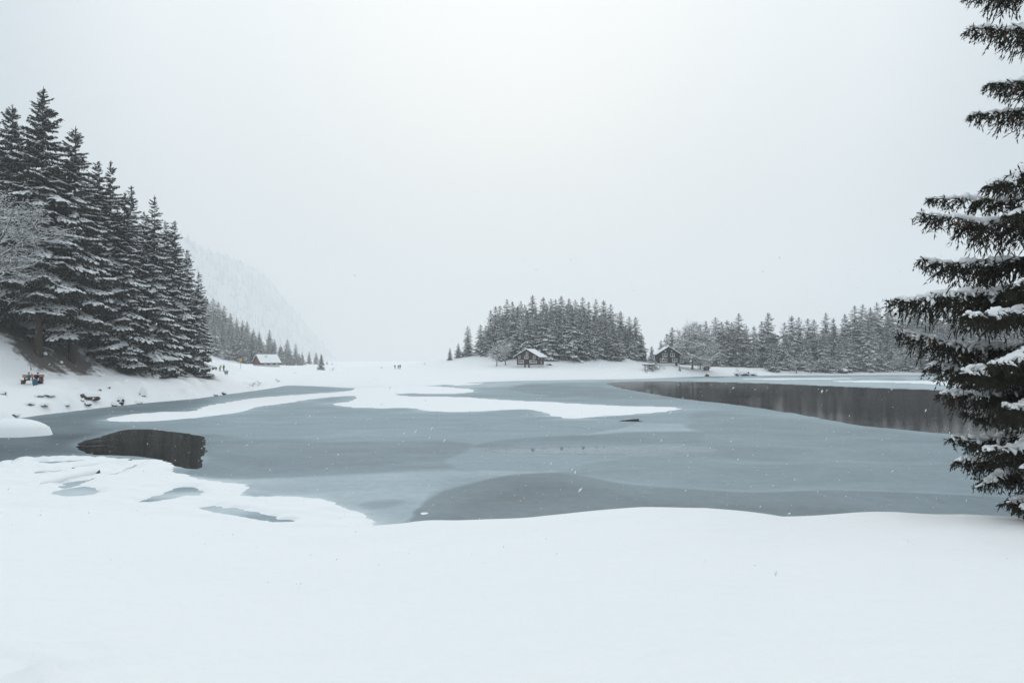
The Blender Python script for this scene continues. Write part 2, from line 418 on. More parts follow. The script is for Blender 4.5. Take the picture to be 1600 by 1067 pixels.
def hgt(X, Y, litter=False):
    X = np.asarray(X, float); Y = np.asarray(Y, float)
    shp = X.shape
    X = X.ravel(); Y = Y.ravel()
    Yc = np.maximum(Y, 2.0)
    u = np.clip(UC + FPX * X / Yc, -400, 2000)
    # near bank
    D = np.interp(u, C_U, C_D); cv = np.interp(u, C_U, C_V)
    zc = CAMH - D * (cv - HOR) / FPX + 0.10
    z0 = 4.85
    a = np.where(Y > 3, z0 + (zc - z0) * (Y - 3) / (D - 3), z0 + np.minimum((3 - Y) * 0.05, 3.0))
    b2 = zc - 0.5 * (Y - D)
    k = 0.9
    h = np.maximum(k - np.abs(a - b2), 0) / k
    zf = np.minimum(a, b2) - h * h * k * 0.25
    zf = zf + 0.07 * wavy(X, Y, 9.0) * sstep(Y, 4, 12) + 0.025 * wavy(X + 50, Y * 0.6, 2.6)
    # trampled corner by the photographer's left
    tr = np.exp(-(((X + 3.5) / 1.1) ** 2 + ((Y - 3.7) / 0.9) ** 2))
    zf = zf + tr * (0.06 * wavy(X, Y, 0.42) + 0.03 * wavy(X + 9, Y, 0.2))
    zf = np.maximum(zf, -1.5)
    # land round the lake
    s = sdf(X, Y, LAKE)
    P = np.interp(u, U_, P_); R = np.interp(u, U_, R_)
    sp = np.maximum(s, 0)
    zl = P * (1 - np.exp(-1.9 * sp / R)) + 0.25 * (1 - np.exp(-sp / 0.5))
    left = 1 - sstep(u, 190, 345)
    zl = zl + left * np.minimum(0.62 * np.maximum(sp - 10, 0) * sstep(sp, 9, 17), 14 + 0.10 * np.maximum(sp - 50, 0))
    zl = np.minimum(zl, 60)
    zl = zl + sstep(Y, 330, 410) * 0.37 * np.maximum(-X - 150 - 0.04 * (Y - 450), 0) * sstep(u, 150, 330) * (1 - sstep(Y, 580, 680))
    zl = zl + 14.5 * np.exp(-(np.abs((X - 19.5) / 30) ** 2.6 + np.abs((Y - 312) / 40) ** 2.6))
    zl = zl + 3.4 * np.exp(-(((X + 26) / 22) ** 2 + ((Y - 300) / 30) ** 2))
    rt = sstep(u, 1180, 1330)
    zl = zl + rt * np.minimum(0.27 * np.maximum(sp - 14, 0), 22)
    mid = sstep(u, 380, 440) * (1 - sstep(u, 1150, 1280))
    far = np.maximum(Y - np.interp(u, [380, 500, 540, 700, 760, 1150], [560, 540, 350, 350, 390, 390]), 0)
    zl = zl - mid * np.minimum(0.22 * far * sstep(far, 0, 40), 28)
    zl = zl + sstep(sp, 1, 8) * (0.10 * wavy(X, Y, 14) + 0.05 * wavy(X, Y, 5)) * np.where(Y > 60, 1, 0)
    # snow mound with a hummock by the big trunks, and one by the path
    m1 = at(88, 560, 86); zl = zl + 1.2 * np.exp(-(((X - m1.x) / 2.6) ** 2 + ((Y - m1.y) / 2.5) ** 2))
    m2 = at(345, 560, 178); zl = zl + 1.9 * np.exp(-(((X - m2.x) / 5.0) ** 2 + ((Y - m2.y) / 6) ** 2))
    m3 = at(1047, 560, 262); zl = zl + 0.7 * np.exp(-(((X - m3.x) / 9.0) ** 2 + ((Y - m3.y) / 6) ** 2))
    sel = np.where((u < 440) & (s > -3) & (s < 18) & (Y > 55) & (Y < 190))[0]
    if len(sel):
        xs, ys = X[sel], Y[sel]
        bz = np.zeros(len(sel))
        for bx, by, ba, br in BUMPS:
            bz = np.maximum(bz, ba * np.exp(-((((xs - bx) / br) ** 2 + ((ys - by) / (br * 1.2)) ** 2) ** 1.6)))
        zl[sel] += bz * sstep(s[sel], -0.6, 0.6)
    zl = np.where(s > 0, zl * sstep(Y, 22, 48), np.maximum(0.35 * s, -1.5))
    z = np.maximum(zf, zl)
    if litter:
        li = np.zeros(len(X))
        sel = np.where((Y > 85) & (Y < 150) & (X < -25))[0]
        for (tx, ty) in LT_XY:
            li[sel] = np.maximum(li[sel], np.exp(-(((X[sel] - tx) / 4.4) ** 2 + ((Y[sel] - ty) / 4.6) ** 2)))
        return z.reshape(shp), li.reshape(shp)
    return z.reshape(shp)

_RX, _RY, _RS = -330.0, 0.0, 1.25
_rx, _ry = np.meshgrid(np.arange(_RX, 340, _RS), np.arange(_RY, 660, _RS))
_RZ = hgt(_rx, _ry)
def hz(x, y):
    """ground height, read from a fine raster of hgt()"""
    fx, fy = (x - _RX) / _RS, (y - _RY) / _RS
    i_, j_ = int(fy), int(fx)
    if not (0 <= i_ < _RZ.shape[0] - 1 and 0 <= j_ < _RZ.shape[1] - 1):
        return float(hgt(np.array([x]), np.array([y]))[0])
    a_, b_ = fy - i_, fx - j_
    return float((_RZ[i_, j_] * (1 - b_) + _RZ[i_, j_ + 1] * b_) * (1 - a_) + (_RZ[i_ + 1, j_] * (1 - b_) + _RZ[i_ + 1, j_ + 1] * b_) * a_)

def ray_ground(u, v, y0=20, y1=420):
    d = unray(u, v)
    ys = np.arange(y0, y1, 0.4)
    t = ys / d[1]
    zr = CAMH + d[2] * t
    zg = hgt(d[0] * t, ys)
    hit = np.where((zr <= zg) & (zg > 0))[0]
    i = hit[0] if len(hit) else len(ys) - 1
    return Vector((d[0] * t[i], ys[i], zg[i]))

az = np.concatenate([np.radians(np.arange(-180, -43, 4.0)), np.radians(np.arange(-43, 43, 0.20)), np.radians(np.arange(43, 180, 4.0))])
rr_ = np.concatenate([[0.0], np.geomspace(1.2, 60, 180), np.geomspace(60.8, 420, 240), np.geomspace(428, 3400, 36)])
A, Rg = np.meshgrid(az, rr_)
GX, GY = Rg * np.sin(A), Rg * np.cos(A)
GZ, GL = hgt(GX, GY, True)
nr, na = GX.shape
ii, jj = np.meshgrid(np.arange(nr - 1), np.arange(na), indexing='ij')
j2 = (jj + 1) % na
F = np.stack([ii * na + jj, ii * na + j2, (ii + 1) * na + j2, (ii + 1) * na + jj], -1).reshape(-1, 4)[:, ::-1]
me = mesh_np('snow_ground', np.stack([GX, GY, GZ], -1).reshape(-1, 3), F, [M['ground']])
attr(me, 'litter', GL.ravel())
tag(obj('snow_ground', me), 'deep smooth snow covering the banks and slopes around the lake', kind='structure')
LOWEST = float(GZ.min())

# far mountain flank, its colour paled to paint in extra haze
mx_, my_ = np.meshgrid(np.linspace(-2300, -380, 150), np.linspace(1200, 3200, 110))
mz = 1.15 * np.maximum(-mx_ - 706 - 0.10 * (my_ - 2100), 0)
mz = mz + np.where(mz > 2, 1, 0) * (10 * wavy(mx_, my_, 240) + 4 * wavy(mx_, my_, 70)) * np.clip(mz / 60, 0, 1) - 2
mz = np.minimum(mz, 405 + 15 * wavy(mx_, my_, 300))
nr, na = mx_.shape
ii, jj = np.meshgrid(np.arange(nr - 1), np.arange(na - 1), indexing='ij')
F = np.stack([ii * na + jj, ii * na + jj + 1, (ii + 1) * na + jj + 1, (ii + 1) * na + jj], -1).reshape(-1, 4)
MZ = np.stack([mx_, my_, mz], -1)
tag(obj('mountain', mesh_np('mountain', MZ.reshape(-1, 3), F, [simple('mountain_haze_tone', (0.64, 0.66, 0.67), 0.9, 0.05, 0.012)])),
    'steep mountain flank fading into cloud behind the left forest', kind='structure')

# ------------------------------------------------------------------ lake: water, ice, snow lying on the ice
tag(MB().box(-95, 330, 12, 330, -0.4, 0.0).build('lake', M['water']), 'open dark water of the half frozen lake', kind='structure')

def wpoly(px, n=5):
    return catmull([on_plane(u, v) for u, v in px], n)
def ppoly(px, n=4):
    P = catmull(px, n); P[:, 1] *= 3.0
    return P
WATER_PX = [
    [(950, 598), (1000, 596.3), (1060, 596.3), (1120, 597), (1200, 599.5), (1300, 603.5), (1400, 607.5), (1470, 610), (1600, 616), (1760, 622), (1980, 640), (1980, 760), (1760, 712), (1600, 691), (1560, 687),
     (1500, 680), (1420, 672), (1340, 664), (1280, 653), (1210, 641), (1130, 630), (1060, 622), (1000, 612), (965, 605)],
    [(119, 697), (136, 688), (170, 678), (200, 671), (240, 671), (290, 677), (318, 683), (322, 695), (318, 712), (312, 732), (290, 731), (264, 726), (250, 719), (215, 713), (180, 711), (140, 709)],
]
uu = np.arange(-190, 2000, 4.6)
vv = np.concatenate([np.arange(583.5, 606, 0.8), np.arange(606, 848, 1.1)])
LU, LV = np.meshgrid(uu, vv)
dx = (LU - UC) / FPX; bb = (VC - LV) / FPX
dy = math.cos(PITCH) - bb * math.sin(PITCH); dz = math.sin(PITCH) + bb * math.cos(PITCH)
tt = -CAMH / dz
LX, LY = dx * tt, dy * tt
nr, na = LX.shape
ii, jj = np.meshgrid(np.arange(nr - 1), np.arange(na - 1), indexing='ij')
LF = np.stack([ii * na + jj, ii * na + jj + 1, (ii + 1) * na + jj + 1, (ii + 1) * na + jj], -1).reshape(-1, 4)[:, ::-1]
jag = 0.35 * wavy(LX, LY, 5.0) * np.clip(LY / 90, 0.25, 1.2) + 0.12 * wavy(LX, LY, 1.6)
sw = np.full(LX.size, 1e9)
for px in WATER_PX:
    sw = np.minimum(sw, sdf(LX, LY, wpoly(px)))
sw = sw + 0.6 * jag.ravel()
zi = np.clip(sw * 0.08, -0.08, 0.03)
SNOW_PX = {
    'a': ([(165, 656), (200, 648.5), (250, 644.5), (300, 643), (322, 635), (350, 630), (400, 622), (480, 616), (545, 611), (562, 606), (620, 604), (680, 604), (715, 606.5), (736, 609), (734, 613), (700, 615.3), (640, 614.6), (619, 616.8), (640, 619.5),
           (690, 620), (740, 622), (800, 626), (850, 628), (900, 631), (980, 635), (1040, 636), (1062, 639.5), (1020, 645), (950, 650), (900, 653.5), (868, 651), (852, 645), (830, 640.5), (800, 640), (740, 643), (680, 643),
           (640, 637.5), (600, 638), (545, 636), (520, 631), (550, 627), (556, 619), (540, 619), (500, 622), (440, 631), (400, 636), (380, 643), (330, 650), (260, 657), (200, 659.3)], []),
    'b': ([(-150, 760), (-60, 736), (0, 728), (40, 719), (78, 715), (150, 716), (200, 719), (248, 720), (262, 727), (272, 735), (290, 744), (330, 753), (388, 760), (378, 771), (388, 777), (450, 778), (505, 782), (530, 792), (560, 801), (575, 814), (581, 826), (560, 850), (300, 858), (-150, 850)],
          [[(78, 773), (92, 766), (118, 762), (145, 761), (157, 766), (150, 772), (126, 777), (95, 776)],
           [(222, 786), (232, 779), (250, 773), (272, 764), (300, 762), (318, 769), (312, 776), (280, 779), (250, 785)],
           [(310, 796), (334, 792), (380, 797), (425, 808), (458, 817), (440, 819), (400, 813), (350, 804)],
           [(92, 770), (100, 758), (120, 752), (142, 749), (170, 742), (200, 732), (222, 724), (214, 728), (196, 738), (165, 746), (140, 753), (110, 763)],
           [(48, 742), (60, 737), (90, 736), (112, 733), (108, 737), (80, 741)],
           [(56, 722), (90, 721), (130, 719), (138, 721), (100, 724.5), (66, 725)]]),
    'c': ([(1300, 595.5), (1360, 594.6), (1470, 596), (1560, 602), (1700, 608), (1560, 609), (1470, 601), (1400, 598), (1330, 597)], []),
    'd': ([(1160, 592.2), (1220, 591), (1320, 591), (1320, 591.9), (1220, 593.2)], []),
    'e': ([(700, 600.5), (750, 598.6), (748, 600.2), (715, 602)], []),
    'f': ([(183, 652.5), (220, 651), (214, 653), (190, 654)], []),
    'g': ([(657, 803), (661, 801.8), (666, 803), (662, 804.2)], []),
    'h': ([(0, 724), (8, 720), (20, 720), (22, 724), (8, 727)], []),
}
# frost: (value, wetness, softness in px, outline)
FROST = [
    (0.46, 0.12, 14, [(-300, 560), (2100, 560), (2100, 900), (-300, 900)]),
    (0.24, 0.25, 26, [(-200, 720), (-100, 668), (0, 657), (120, 640), (230, 630), (330, 624), (300, 640), (180, 650), (150, 664), (170, 672), (120, 690), (118, 705), (40, 716), (-60, 735)]),
    (0.12, 0.35, 30, [(-200, 745), (-60, 690), (40, 678), (120, 676), (190, 668), (150, 682), (118, 697), (150, 712), (60, 716), (0, 724)]),
    (0.27, 0.2, 10, [(318, 681), (430, 688), (560, 690), (700, 690), (745, 699), (700, 720), (720, 732), (660, 737), (560, 741), (430, 748), (340, 748), (290, 742), (300, 731), (322, 715)]),
    (0.58, 0.1, 9, [(340, 750), (440, 748), (560, 742), (700, 737), (790, 735), (870, 737), (800, 743), (720, 757), (680, 772), (662, 790), (655, 806), (640, 830), (570, 835), (520, 790), (400, 772), (380, 760)]),
    (0.20, 0.2, 5, [(648, 806), (658, 792), (672, 780), (700, 766), (745, 752), (800, 742), (870, 738.5), (930, 748), (975, 757), (1060, 764), (1180, 770), (1330, 765), (1500, 775), (1620, 785), (1640, 850), (700, 850)]),
    (0.12, 0.2, 40, [(690, 800), (760, 770), (860, 750), (960, 765), (1100, 785), (1300, 790), (1400, 830), (700, 830)]),
    (0.33, 0.2, 12, [(870, 738), (930, 747), (1050, 763), (1180, 768), (1330, 764), (1500, 772), (1700, 790), (1700, 740), (1500, 726), (1320, 722), (1160, 722), (1020, 712), (960, 718)]),
    (0.31, 0.25, 14, [(1080, 645), (1210, 650), (1340, 668), (1500, 684), (1700, 708), (1700, 738), (1500, 727), (1320, 722), (1180, 722), (1080, 716), (1010, 708), (1090, 690)]),
    (0.28, 0.2, 5, [(745, 699), (770, 689), (850, 682), (960, 677), (1080, 675), (1100, 684), (1090, 694), (960, 696), (900, 697.2), (850, 698.4), (790, 701)]),
    (0.07, 1.0, 9, [(770, 702), (850, 698.6), (900, 697.4), (970, 696), (1060, 696), (1120, 700), (1100, 708), (900, 711), (780, 709)]),
    (0.60, 0.1, 7, [(985, 664), (1050, 661), (1075, 663), (1083, 668), (1078, 674), (1020, 675), (900, 680), (960, 672)]),
    (0.30, 0.2, 5, [(790, 607), (815, 601), (850, 600), (900, 602.5), (960, 607), (1000, 613), (1060, 622), (1040, 625), (950, 622), (870, 620), (820, 613)]),
    (0.66, 0.1, 4, [(700, 603), (760, 597), (900, 592), (1000, 591), (1200, 589), (1500, 588), (1800, 600), (1900, 640), (1600, 615), (1400, 607), (1200, 599), (1060, 596), (940, 597), (830, 600), (790, 605), (740, 606)]),
    (0.38, 0.2, 3, [(1330, 592), (1440, 593), (1480, 594.5), (1400, 594.5), (1320, 593.2)]),
    (0.34, 0.3, 14, [(560, 790), (580, 783), (630, 782), (625, 790), (590, 796)]),
]
fro = np.zeros(LX.size); wet = np.zeros(LX.size)
jx = LU.ravel() + 5 * wavy(LX, LY, 9).ravel(); jy = (LV * 3).ravel() + 3.0 * wavy(LX + 40, LY, 7).ravel()
for val, w_, soft, px in FROST:
    d = sdf(jx, jy, ppoly(px))
    mm = 1 - sstep(d, -soft, soft * 0.6)
    fro = fro * (1 - mm) + val * mm
    wet = wet * (1 - mm) + w_ * mm
# powder blown thin over the ice round the snow patches
for key in ('a', 'b'):
    d = sdf(LX, LY, wpoly(SNOW_PX[key][0]))
    sc_ = (0.9 * np.clip(LY / 55, 0.5, 3)).ravel()
    nz_ = np.clip(0.55 + 0.5 * wavy(LX * 0.5, LY, 4.0).ravel(), 0, 1.3)
    fro = fro + 0.34 * np.exp(-np.maximum(d, 0) / sc_) * nz_
me = mesh_np('lake_ice', np.stack([LX.ravel(), LY.ravel(), zi], -1), LF, [M['ice']])
attr(me, 'frost', fro); attr(me, 'wet', wet)
tag(obj('lake_ice', me), 'thin grey ice covering most of the lake', kind='structure')

label_of = {'a': 'long tongue of white snow lying on the ice across the middle of the lake', 'b': 'broken sheet of snow over the ice along the near left shore'}
for key, (px, holes) in SNOW_PX.items():
    P = wpoly(px)
    x0, x1, y0, y1 = P[:, 0].min() - 4, P[:, 0].max() + 4, P[:, 1].min() - 6, P[:, 1].max() + 12
    sel = (LX > x0) & (LX < x1) & (LY > y0) & (LY < y1)
    r_ = np.where(sel.any(1))[0]; c_ = np.where(sel.any(0))[0]
    r0, r1, c0, c1 = max(r_[0] - 1, 0), min(r_[-1] + 2, LX.shape[0]), max(c_[0] - 1, 0), min(c_[-1] + 2, LX.shape[1])
    SX, SY = LX[r0:r1, c0:c1], LY[r0:r1, c0:c1]
    if key in 'bghf':          # near: refine twice
        fy = np.linspace(0, SX.shape[0] - 1, SX.shape[0] * 2 - 1); fx = np.linspace(0, SX.shape[1] - 1, SX.shape[1] * 2 - 1)
        def ref(Aa):
            Bx = np.array([np.interp(fx, np.arange(Aa.shape[1]), row) for row in Aa])
            return np.array([np.interp(fy, np.arange(Aa.shape[0]), c) for c in Bx.T]).T
        SX, SY = ref(SX), ref(SY)
    s_ = -sdf(SX, SY, P)
    for hpx in holes:
        s_ = np.minimum(s_, sdf(SX, SY, wpoly(hpx)))
    s_ = s_.reshape(SX.shape) + 0.25 * wavy(SX, SY, 3.0) * np.clip(SY / 90, 0.25, 1.5) + 0.09 * wavy(SX, SY, 0.9) + 0.05 * wavy(SX, SY, 0.45)
    thick = 0.16 if key in 'b' else 0.08
    lumps = 0
    if key == 'b':
        wz = np.exp(-(((SX + 36) / 11) ** 2 + ((SY - 43) / 7) ** 2))          # heaved floes near the left shore
        lumps = 0.05 * np.maximum(wavy(SX, SY, 3.2), -0.6) + 0.02 * wavy(SX, SY, 1.1) + wz * (0.30 * np.maximum(wavy(SX * 0.45, SY * 1.1, 2.6), -0.15) + 0.05 * wavy(SX, SY, 0.9))
    Z = np.where(s_ > 0, 0.034 + thick * (1 - np.exp(-s_ / 0.35)) + lumps * np.clip(s_ / 0.6, 0, 1), 0.034 + s_ * 0.12)
    nr, na = SX.shape
    ii, jj = np.meshgrid(np.arange(nr - 1), np.arange(na - 1), indexing='ij')
    F = np.stack([ii * na + jj, ii * na + jj + 1, (ii + 1) * na + jj + 1, (ii + 1) * na + jj], -1).reshape(-1, 4)[:, ::-1]
    Zf = Z.ravel()
    F = F[(Zf[F].max(1) > 0.0)]
    used, inv = np.unique(F, return_inverse=True)
    V = np.stack([SX.ravel(), SY.ravel(), np.maximum(Zf, -0.02)], -1)[used]
    me = mesh_np('snow_on_ice', V, inv.reshape(-1, 4), [M['snow']])
    tag(obj('snow_on_ice', me), label_of.get(key, 'thin patch of snow lying on the lake ice'), kind='structure')

# ------------------------------------------------------------------ conifers
def rhombs(S, Dv, Ln, W, roll):
    """thin leaf-shaped blades: start S, direction Dv, length, width"""
    n = len(S)
    Dv = Dv / (np.linalg.norm(Dv, axis=1, keepdims=True) + 1e-9)
    ref = np.tile([0.0, 0.0, 1.0], (n, 1)); ref[np.abs(Dv[:, 2]) > 0.9] = [1.0, 0, 0]
    a = np.cross(Dv, ref); a /= np.linalg.norm(a, axis=1, keepdims=True) + 1e-9
    b = np.cross(a, Dv)
    w = a * np.cos(roll)[:, None] + b * np.sin(roll)[:, None]
    mid = S + Dv * (Ln * 0.42)[:, None]
    V = np.stack([S, mid + w * W[:, None], S + Dv * Ln[:, None], mid - w * W[:, None]], 1).reshape(-1, 3)
    i = np.arange(n)[:, None] * 4
    return V, np.concatenate([i + [[0, 1, 2]], i + [[0, 2, 3]]], 0)

def octas(Cn, Dv, hl, hw, hh, full=False):
    """low rounded lumps of snow stretched along Dv"""
    n = len(Cn)
    Dv = Dv / (np.linalg.norm(Dv, axis=1, keepdims=True) + 1e-9)
    side = np.cross(Dv, np.tile([0, 0, 1.0], (n, 1))); side /= np.linalg.norm(side, axis=1, keepdims=True) + 1e-9
    up = np.cross(side, Dv)
    V = np.stack([Cn + Dv * hl[:, None], Cn + side * hw[:, None], Cn - Dv * hl[:, None], Cn - side * hw[:, None], Cn + up * hh[:, None], Cn - up * (hh * 0.35)[:, None]], 1).reshape(-1, 3)
    T = np.array([[0, 1, 4], [1, 2, 4], [2, 3, 4], [3, 0, 4], [1, 0, 5], [2, 1, 5], [3, 2, 5], [0, 3, 5]])
    if not full: T = T[:4]
    F = (np.arange(n)[:, None, None] * 6 + T[None]).reshape(-1, 3)
    return V, F

def spine_pt(t, droop, lift):
    return np.stack([t, 0 * t, -droop * t ** 1.2 + lift * t ** 3], -1)

def branch_proto(r, nt, hang, snow, bl=1.0):
    droop, lift = r.uniform(0.10, 0.24), r.uniform(0.06, 0.16)
    t = np.linspace(0.10, 0.97, nt).repeat(2) + r.normal(0, 0.012, nt * 2)
    side = np.tile([1.0, -1.0], nt)
    S = spine_pt(t, droop, lift)
    ang = np.radians(r.uniform(38, 68, nt * 2))
    Dv = np.stack([np.cos(ang), side * np.sin(ang), r.uniform(-0.45, -0.05, nt * 2)], -1)
    Ln = (0.36 * np.clip(1.05 - t, 0, 1) ** 0.7 * np.clip(t / 0.3, 0.35, 1) + 0.07) * r.uniform(0.7, 1.25, nt * 2)
    W = r.uniform(0.018, 0.032, nt * 2) * bl
    fs = [rhombs(S, Dv, Ln, W, r.uniform(-0.6, 0.6, nt * 2))]
    for h in range(hang):
        q = r.uniform(0.1, 0.95, nt * 2)
        S2 = S + Dv / np.linalg.norm(Dv, axis=1, keepdims=True) * (Ln * q)[:, None]
        D2 = np.stack([r.uniform(-0.1, 0.8, nt * 2), side * r.uniform(-0.3, 0.7, nt * 2), r.uniform(-1.2, -0.35, nt * 2)], -1)
        fs.append(rhombs(S2, D2, r.uniform(0.06, 0.17, nt * 2) * (0.6 + 0.4 * bl), r.uniform(0.012, 0.024, nt * 2) * bl, r.uniform(0, 3.1, nt * 2)))
    ts = np.linspace(0, 0.9, 7)
    Ps = spine_pt(ts, droop, lift); Pn = spine_pt(ts + 0.16, droop, lift)
    fs.append(rhombs(Ps, Pn - Ps, np.full(7, 0.18), np.full(7, 0.022), r.uniform(-0.5, 0.5, 7)))
    # snow on the upper side: a broken ridge on the spine and pads out on the twigs
    sn = []
    m_ = 7
    ts = np.linspace(0.22, 0.96, m_) + r.normal(0, 0.02, m_)
    keep = r.random(m_) < 0.55 + 0.4 * snow
    Ps = spine_pt(ts, droop, lift); T = spine_pt(ts + 0.02, droop, lift) - Ps
    wd = 0.055 * (1.25 - ts) + 0.012
    sn.append(octas((Ps + [0, 0, 0.018])[keep], T[keep], r.uniform(0.07, 0.12, m_)[keep], (wd * r.uniform(0.7, 1.3, m_))[keep], (r.uniform(0.024, 0.044, m_))[keep]))
    keep = r.random(nt * 2) < snow
    q = r.uniform(0.35, 0.75, nt * 2)
    C2 = S + Dv / np.linalg.norm(Dv, axis=1, keepdims=True) * (Ln * q)[:, None] + [0, 0, 0.014]
    sn.append(octas(C2[keep], Dv[keep], (Ln * r.uniform(0.3, 0.52, nt * 2))[keep], (r.uniform(0.022, 0.046, nt * 2) * (0.4 + 0.8 * bl))[keep], (r.uniform(0.012, 0.028, nt * 2) * (0.4 + 0.75 * bl))[keep]))
    return cat(fs), cat(sn)

def cat(parts):
    V, F, o = [], [], 0
    for v, f in parts:
        V.append(v); F.append(f + o); o += len(v)
    return np.concatenate(V), np.concatenate(F)

def rot_zy(azm, pit):
    ca, sa, cp, sp_ = math.cos(azm), math.sin(azm), math.cos(pit), math.sin(pit)
    Ry = np.array([[cp, 0, -sp_], [0, 1, 0], [sp_, 0, cp]])
    Rz = np.array([[ca, -sa, 0], [sa, ca, 0], [0, 0, 1]])
    return Rz @ Ry

def spruce_arrays(r, H, Rad, protos, nwh, nper, base, power=0.8, ragged=0.18):
    fol, sno = [], []
    lean = r.normal(0, 0.004, 2)
    n = int(nwh * nper * 0.95)
    for j in range(n):
        t = base + (0.985 - base) * (j / n) ** 0.95 + r.normal(0, 0.006)
        t = min(max(t, base), 0.985)
        a = j * 2.39996 + r.normal(0, 0.35)
        rel = (1 - (t - base) / (1 - base))
        Lb = (Rad * rel ** power * min(1.0, 0.72 + 3.0 * (t - base)) + 0.16) * r.uniform(1 - ragged * 1.8, 1 + ragged)
        pit = math.radians(-17 + 52 * max(t - 0.6, 0) / 0.4 + r.normal(0, 7))
        (fv, ff), (sv, sf) = protos[r.integers(len(protos))]
        Rm = rot_zy(a, pit)
        zz = t * H
        o = np.array([lean[0] * zz, lean[1] * zz, zz])
        sc = Lb * np.array([1, r.uniform(0.85, 1.25), 1.0])
        fol.append(((fv * sc) @ Rm.T + o, ff))
        sno.append(((sv * sc) @ Rm.T + o, sf))
    # leader
    n = 34
    zt = r.uniform(0.92, 0.995, n) * H
    S = np.stack([0 * zt, 0 * zt, zt], -1)
    an = r.uniform(0, 6.28, n)
    fol.append(rhombs(S, np.stack([np.cos(an), np.sin(an), r.uniform(0.2, 1.3, n)], -1), (H * 1.003 - zt) * 0.30 + r.uniform(0.08, 0.2, n), np.full(n, 0.05), r.uniform(0, 3, n)))
    fol.append(rhombs(np.array([[0, 0, H * 0.95]] * 2), np.array([[0, 0, 1.0]] * 2), np.full(2, H * 0.055), np.full(2, 0.09), np.array([0, 1.57])))
    return cat(fol), cat(sno)

def trunk_mesh(r, H, r0):
    zs = np.linspace(-0.6, H * 0.97, 8)
    pts = [(r.normal(0, 0.02), r.normal(0, 0.02), z) for z in zs]
    return MB().tube(pts, [max(0.03, r0 * (1 - max(z, 0) / H) ** 0.9 * (1.25 if z < 0.3 else 1)) for z in zs], 8).mesh('trunk', M['bark'], True)

tr_ = np.random.default_rng(3)
PROTO_MID = [branch_proto(tr_, 13, 3, 0.95, 1.6) for _ in range(7)]
PROTO_FAR = [[branch_proto(tr_, 9, 2, sn_, 1.6) for _ in range(4)] for sn_ in (0.6, 0.8, 1.0)]
def variant(H, Rad, protos, nwh, nper, base, needles, power=0.8, ragged=0.18):
    (fv, ff), (sv, sf) = spruce_arrays(tr_, H, Rad, protos, nwh, nper, base, power, ragged)
    return dict(H=H, trunk=trunk_mesh(tr_, H, H * 0.0125), crown=mesh_np('crown', fv, ff, [needles], False), snow=mesh_np('snow_load', sv, sf, [M['snow']], True))
MID = [variant(30, 5.0, PROTO_MID, 36, 8, b_, M['needles'], p_, 0.24) for b_, p_ in ((0.14, 0.68), (0.18, 0.72), (0.11, 0.7), (0.05, 0.7), (0.02, 0.74))]
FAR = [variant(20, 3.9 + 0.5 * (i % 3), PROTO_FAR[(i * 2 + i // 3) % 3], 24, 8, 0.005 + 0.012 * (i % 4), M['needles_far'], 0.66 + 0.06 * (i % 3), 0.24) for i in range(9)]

def plant(var, x, y, ztop, label, group=None, wid=1.0, rz=None, z=None, cat_='tree', name='spruce_tree'):
    zb = hz(x, y) - 0.1 if z is None else z
    Ht = max(ztop - zb, 1.2)
    k = Ht / var['H']
    root = thing(name, label, cat_, (x, y, zb), tr_.uniform(0, 6.28) if rz is None else rz, group)
    w = k * wid
    root.scale = (w, w, k)
    for nm in ('trunk', 'crown'):
        obj(nm, var[nm], root)
    obj('snow_load', var['snow'], root)
    return root

def nth(i):
    return f"{i}{'th' if 10 <= i % 100 <= 20 else {1: 'st', 2: 'nd', 3: 'rd'}.get(i % 10, 'th')}"

# --- big spruces on the left bank
LEFT_LABEL = {0: 'tall spruce behind the snowy bare tree, cut by the left frame edge', 1: 'tallest spruce of the left stand, its top above all others', 2: 'second tallest spruce of the left stand, right of the tallest',
              4: 'spruce in the middle of the left stand with a narrow twin top', 6: 'snow-laden spruce near the right end of the left stand', 7: 'slim spruce second from the right end of the left stand',
              8: 'lowest slim spruce at the right end of the left stand', 9: 'broad spruce of the left stand with skirt branches touching the snow'}
order = sorted(range(len(LEFT_TREES)), key=lambda i: LEFT_TREES[i][0])
for i, (u, v, Y, k) in enumerate(LEFT_TREES):
    x, y = LT_XY[i]
    p = at(u, v, Y)
    vk = MID[k]
    if i in (9, 6, 8): vk = MID[4]
    wid = 1.15 if i == 9 else tr_.uniform(0.98, 1.25)
    if i in (5, 7, 8, 16): wid *= 0.85
    lab = LEFT_LABEL.get(i, f'dark snow-laden spruce in the left stand, {nth(order.index(i) + 1)} from the left')
    if i > 9: lab = f'dark spruce half hidden inside the left stand, {nth(order.index(i) + 1)} trunk from the left'
    plant(vk, x, y, p.z, lab, 'tall spruces of the left stand', wid)

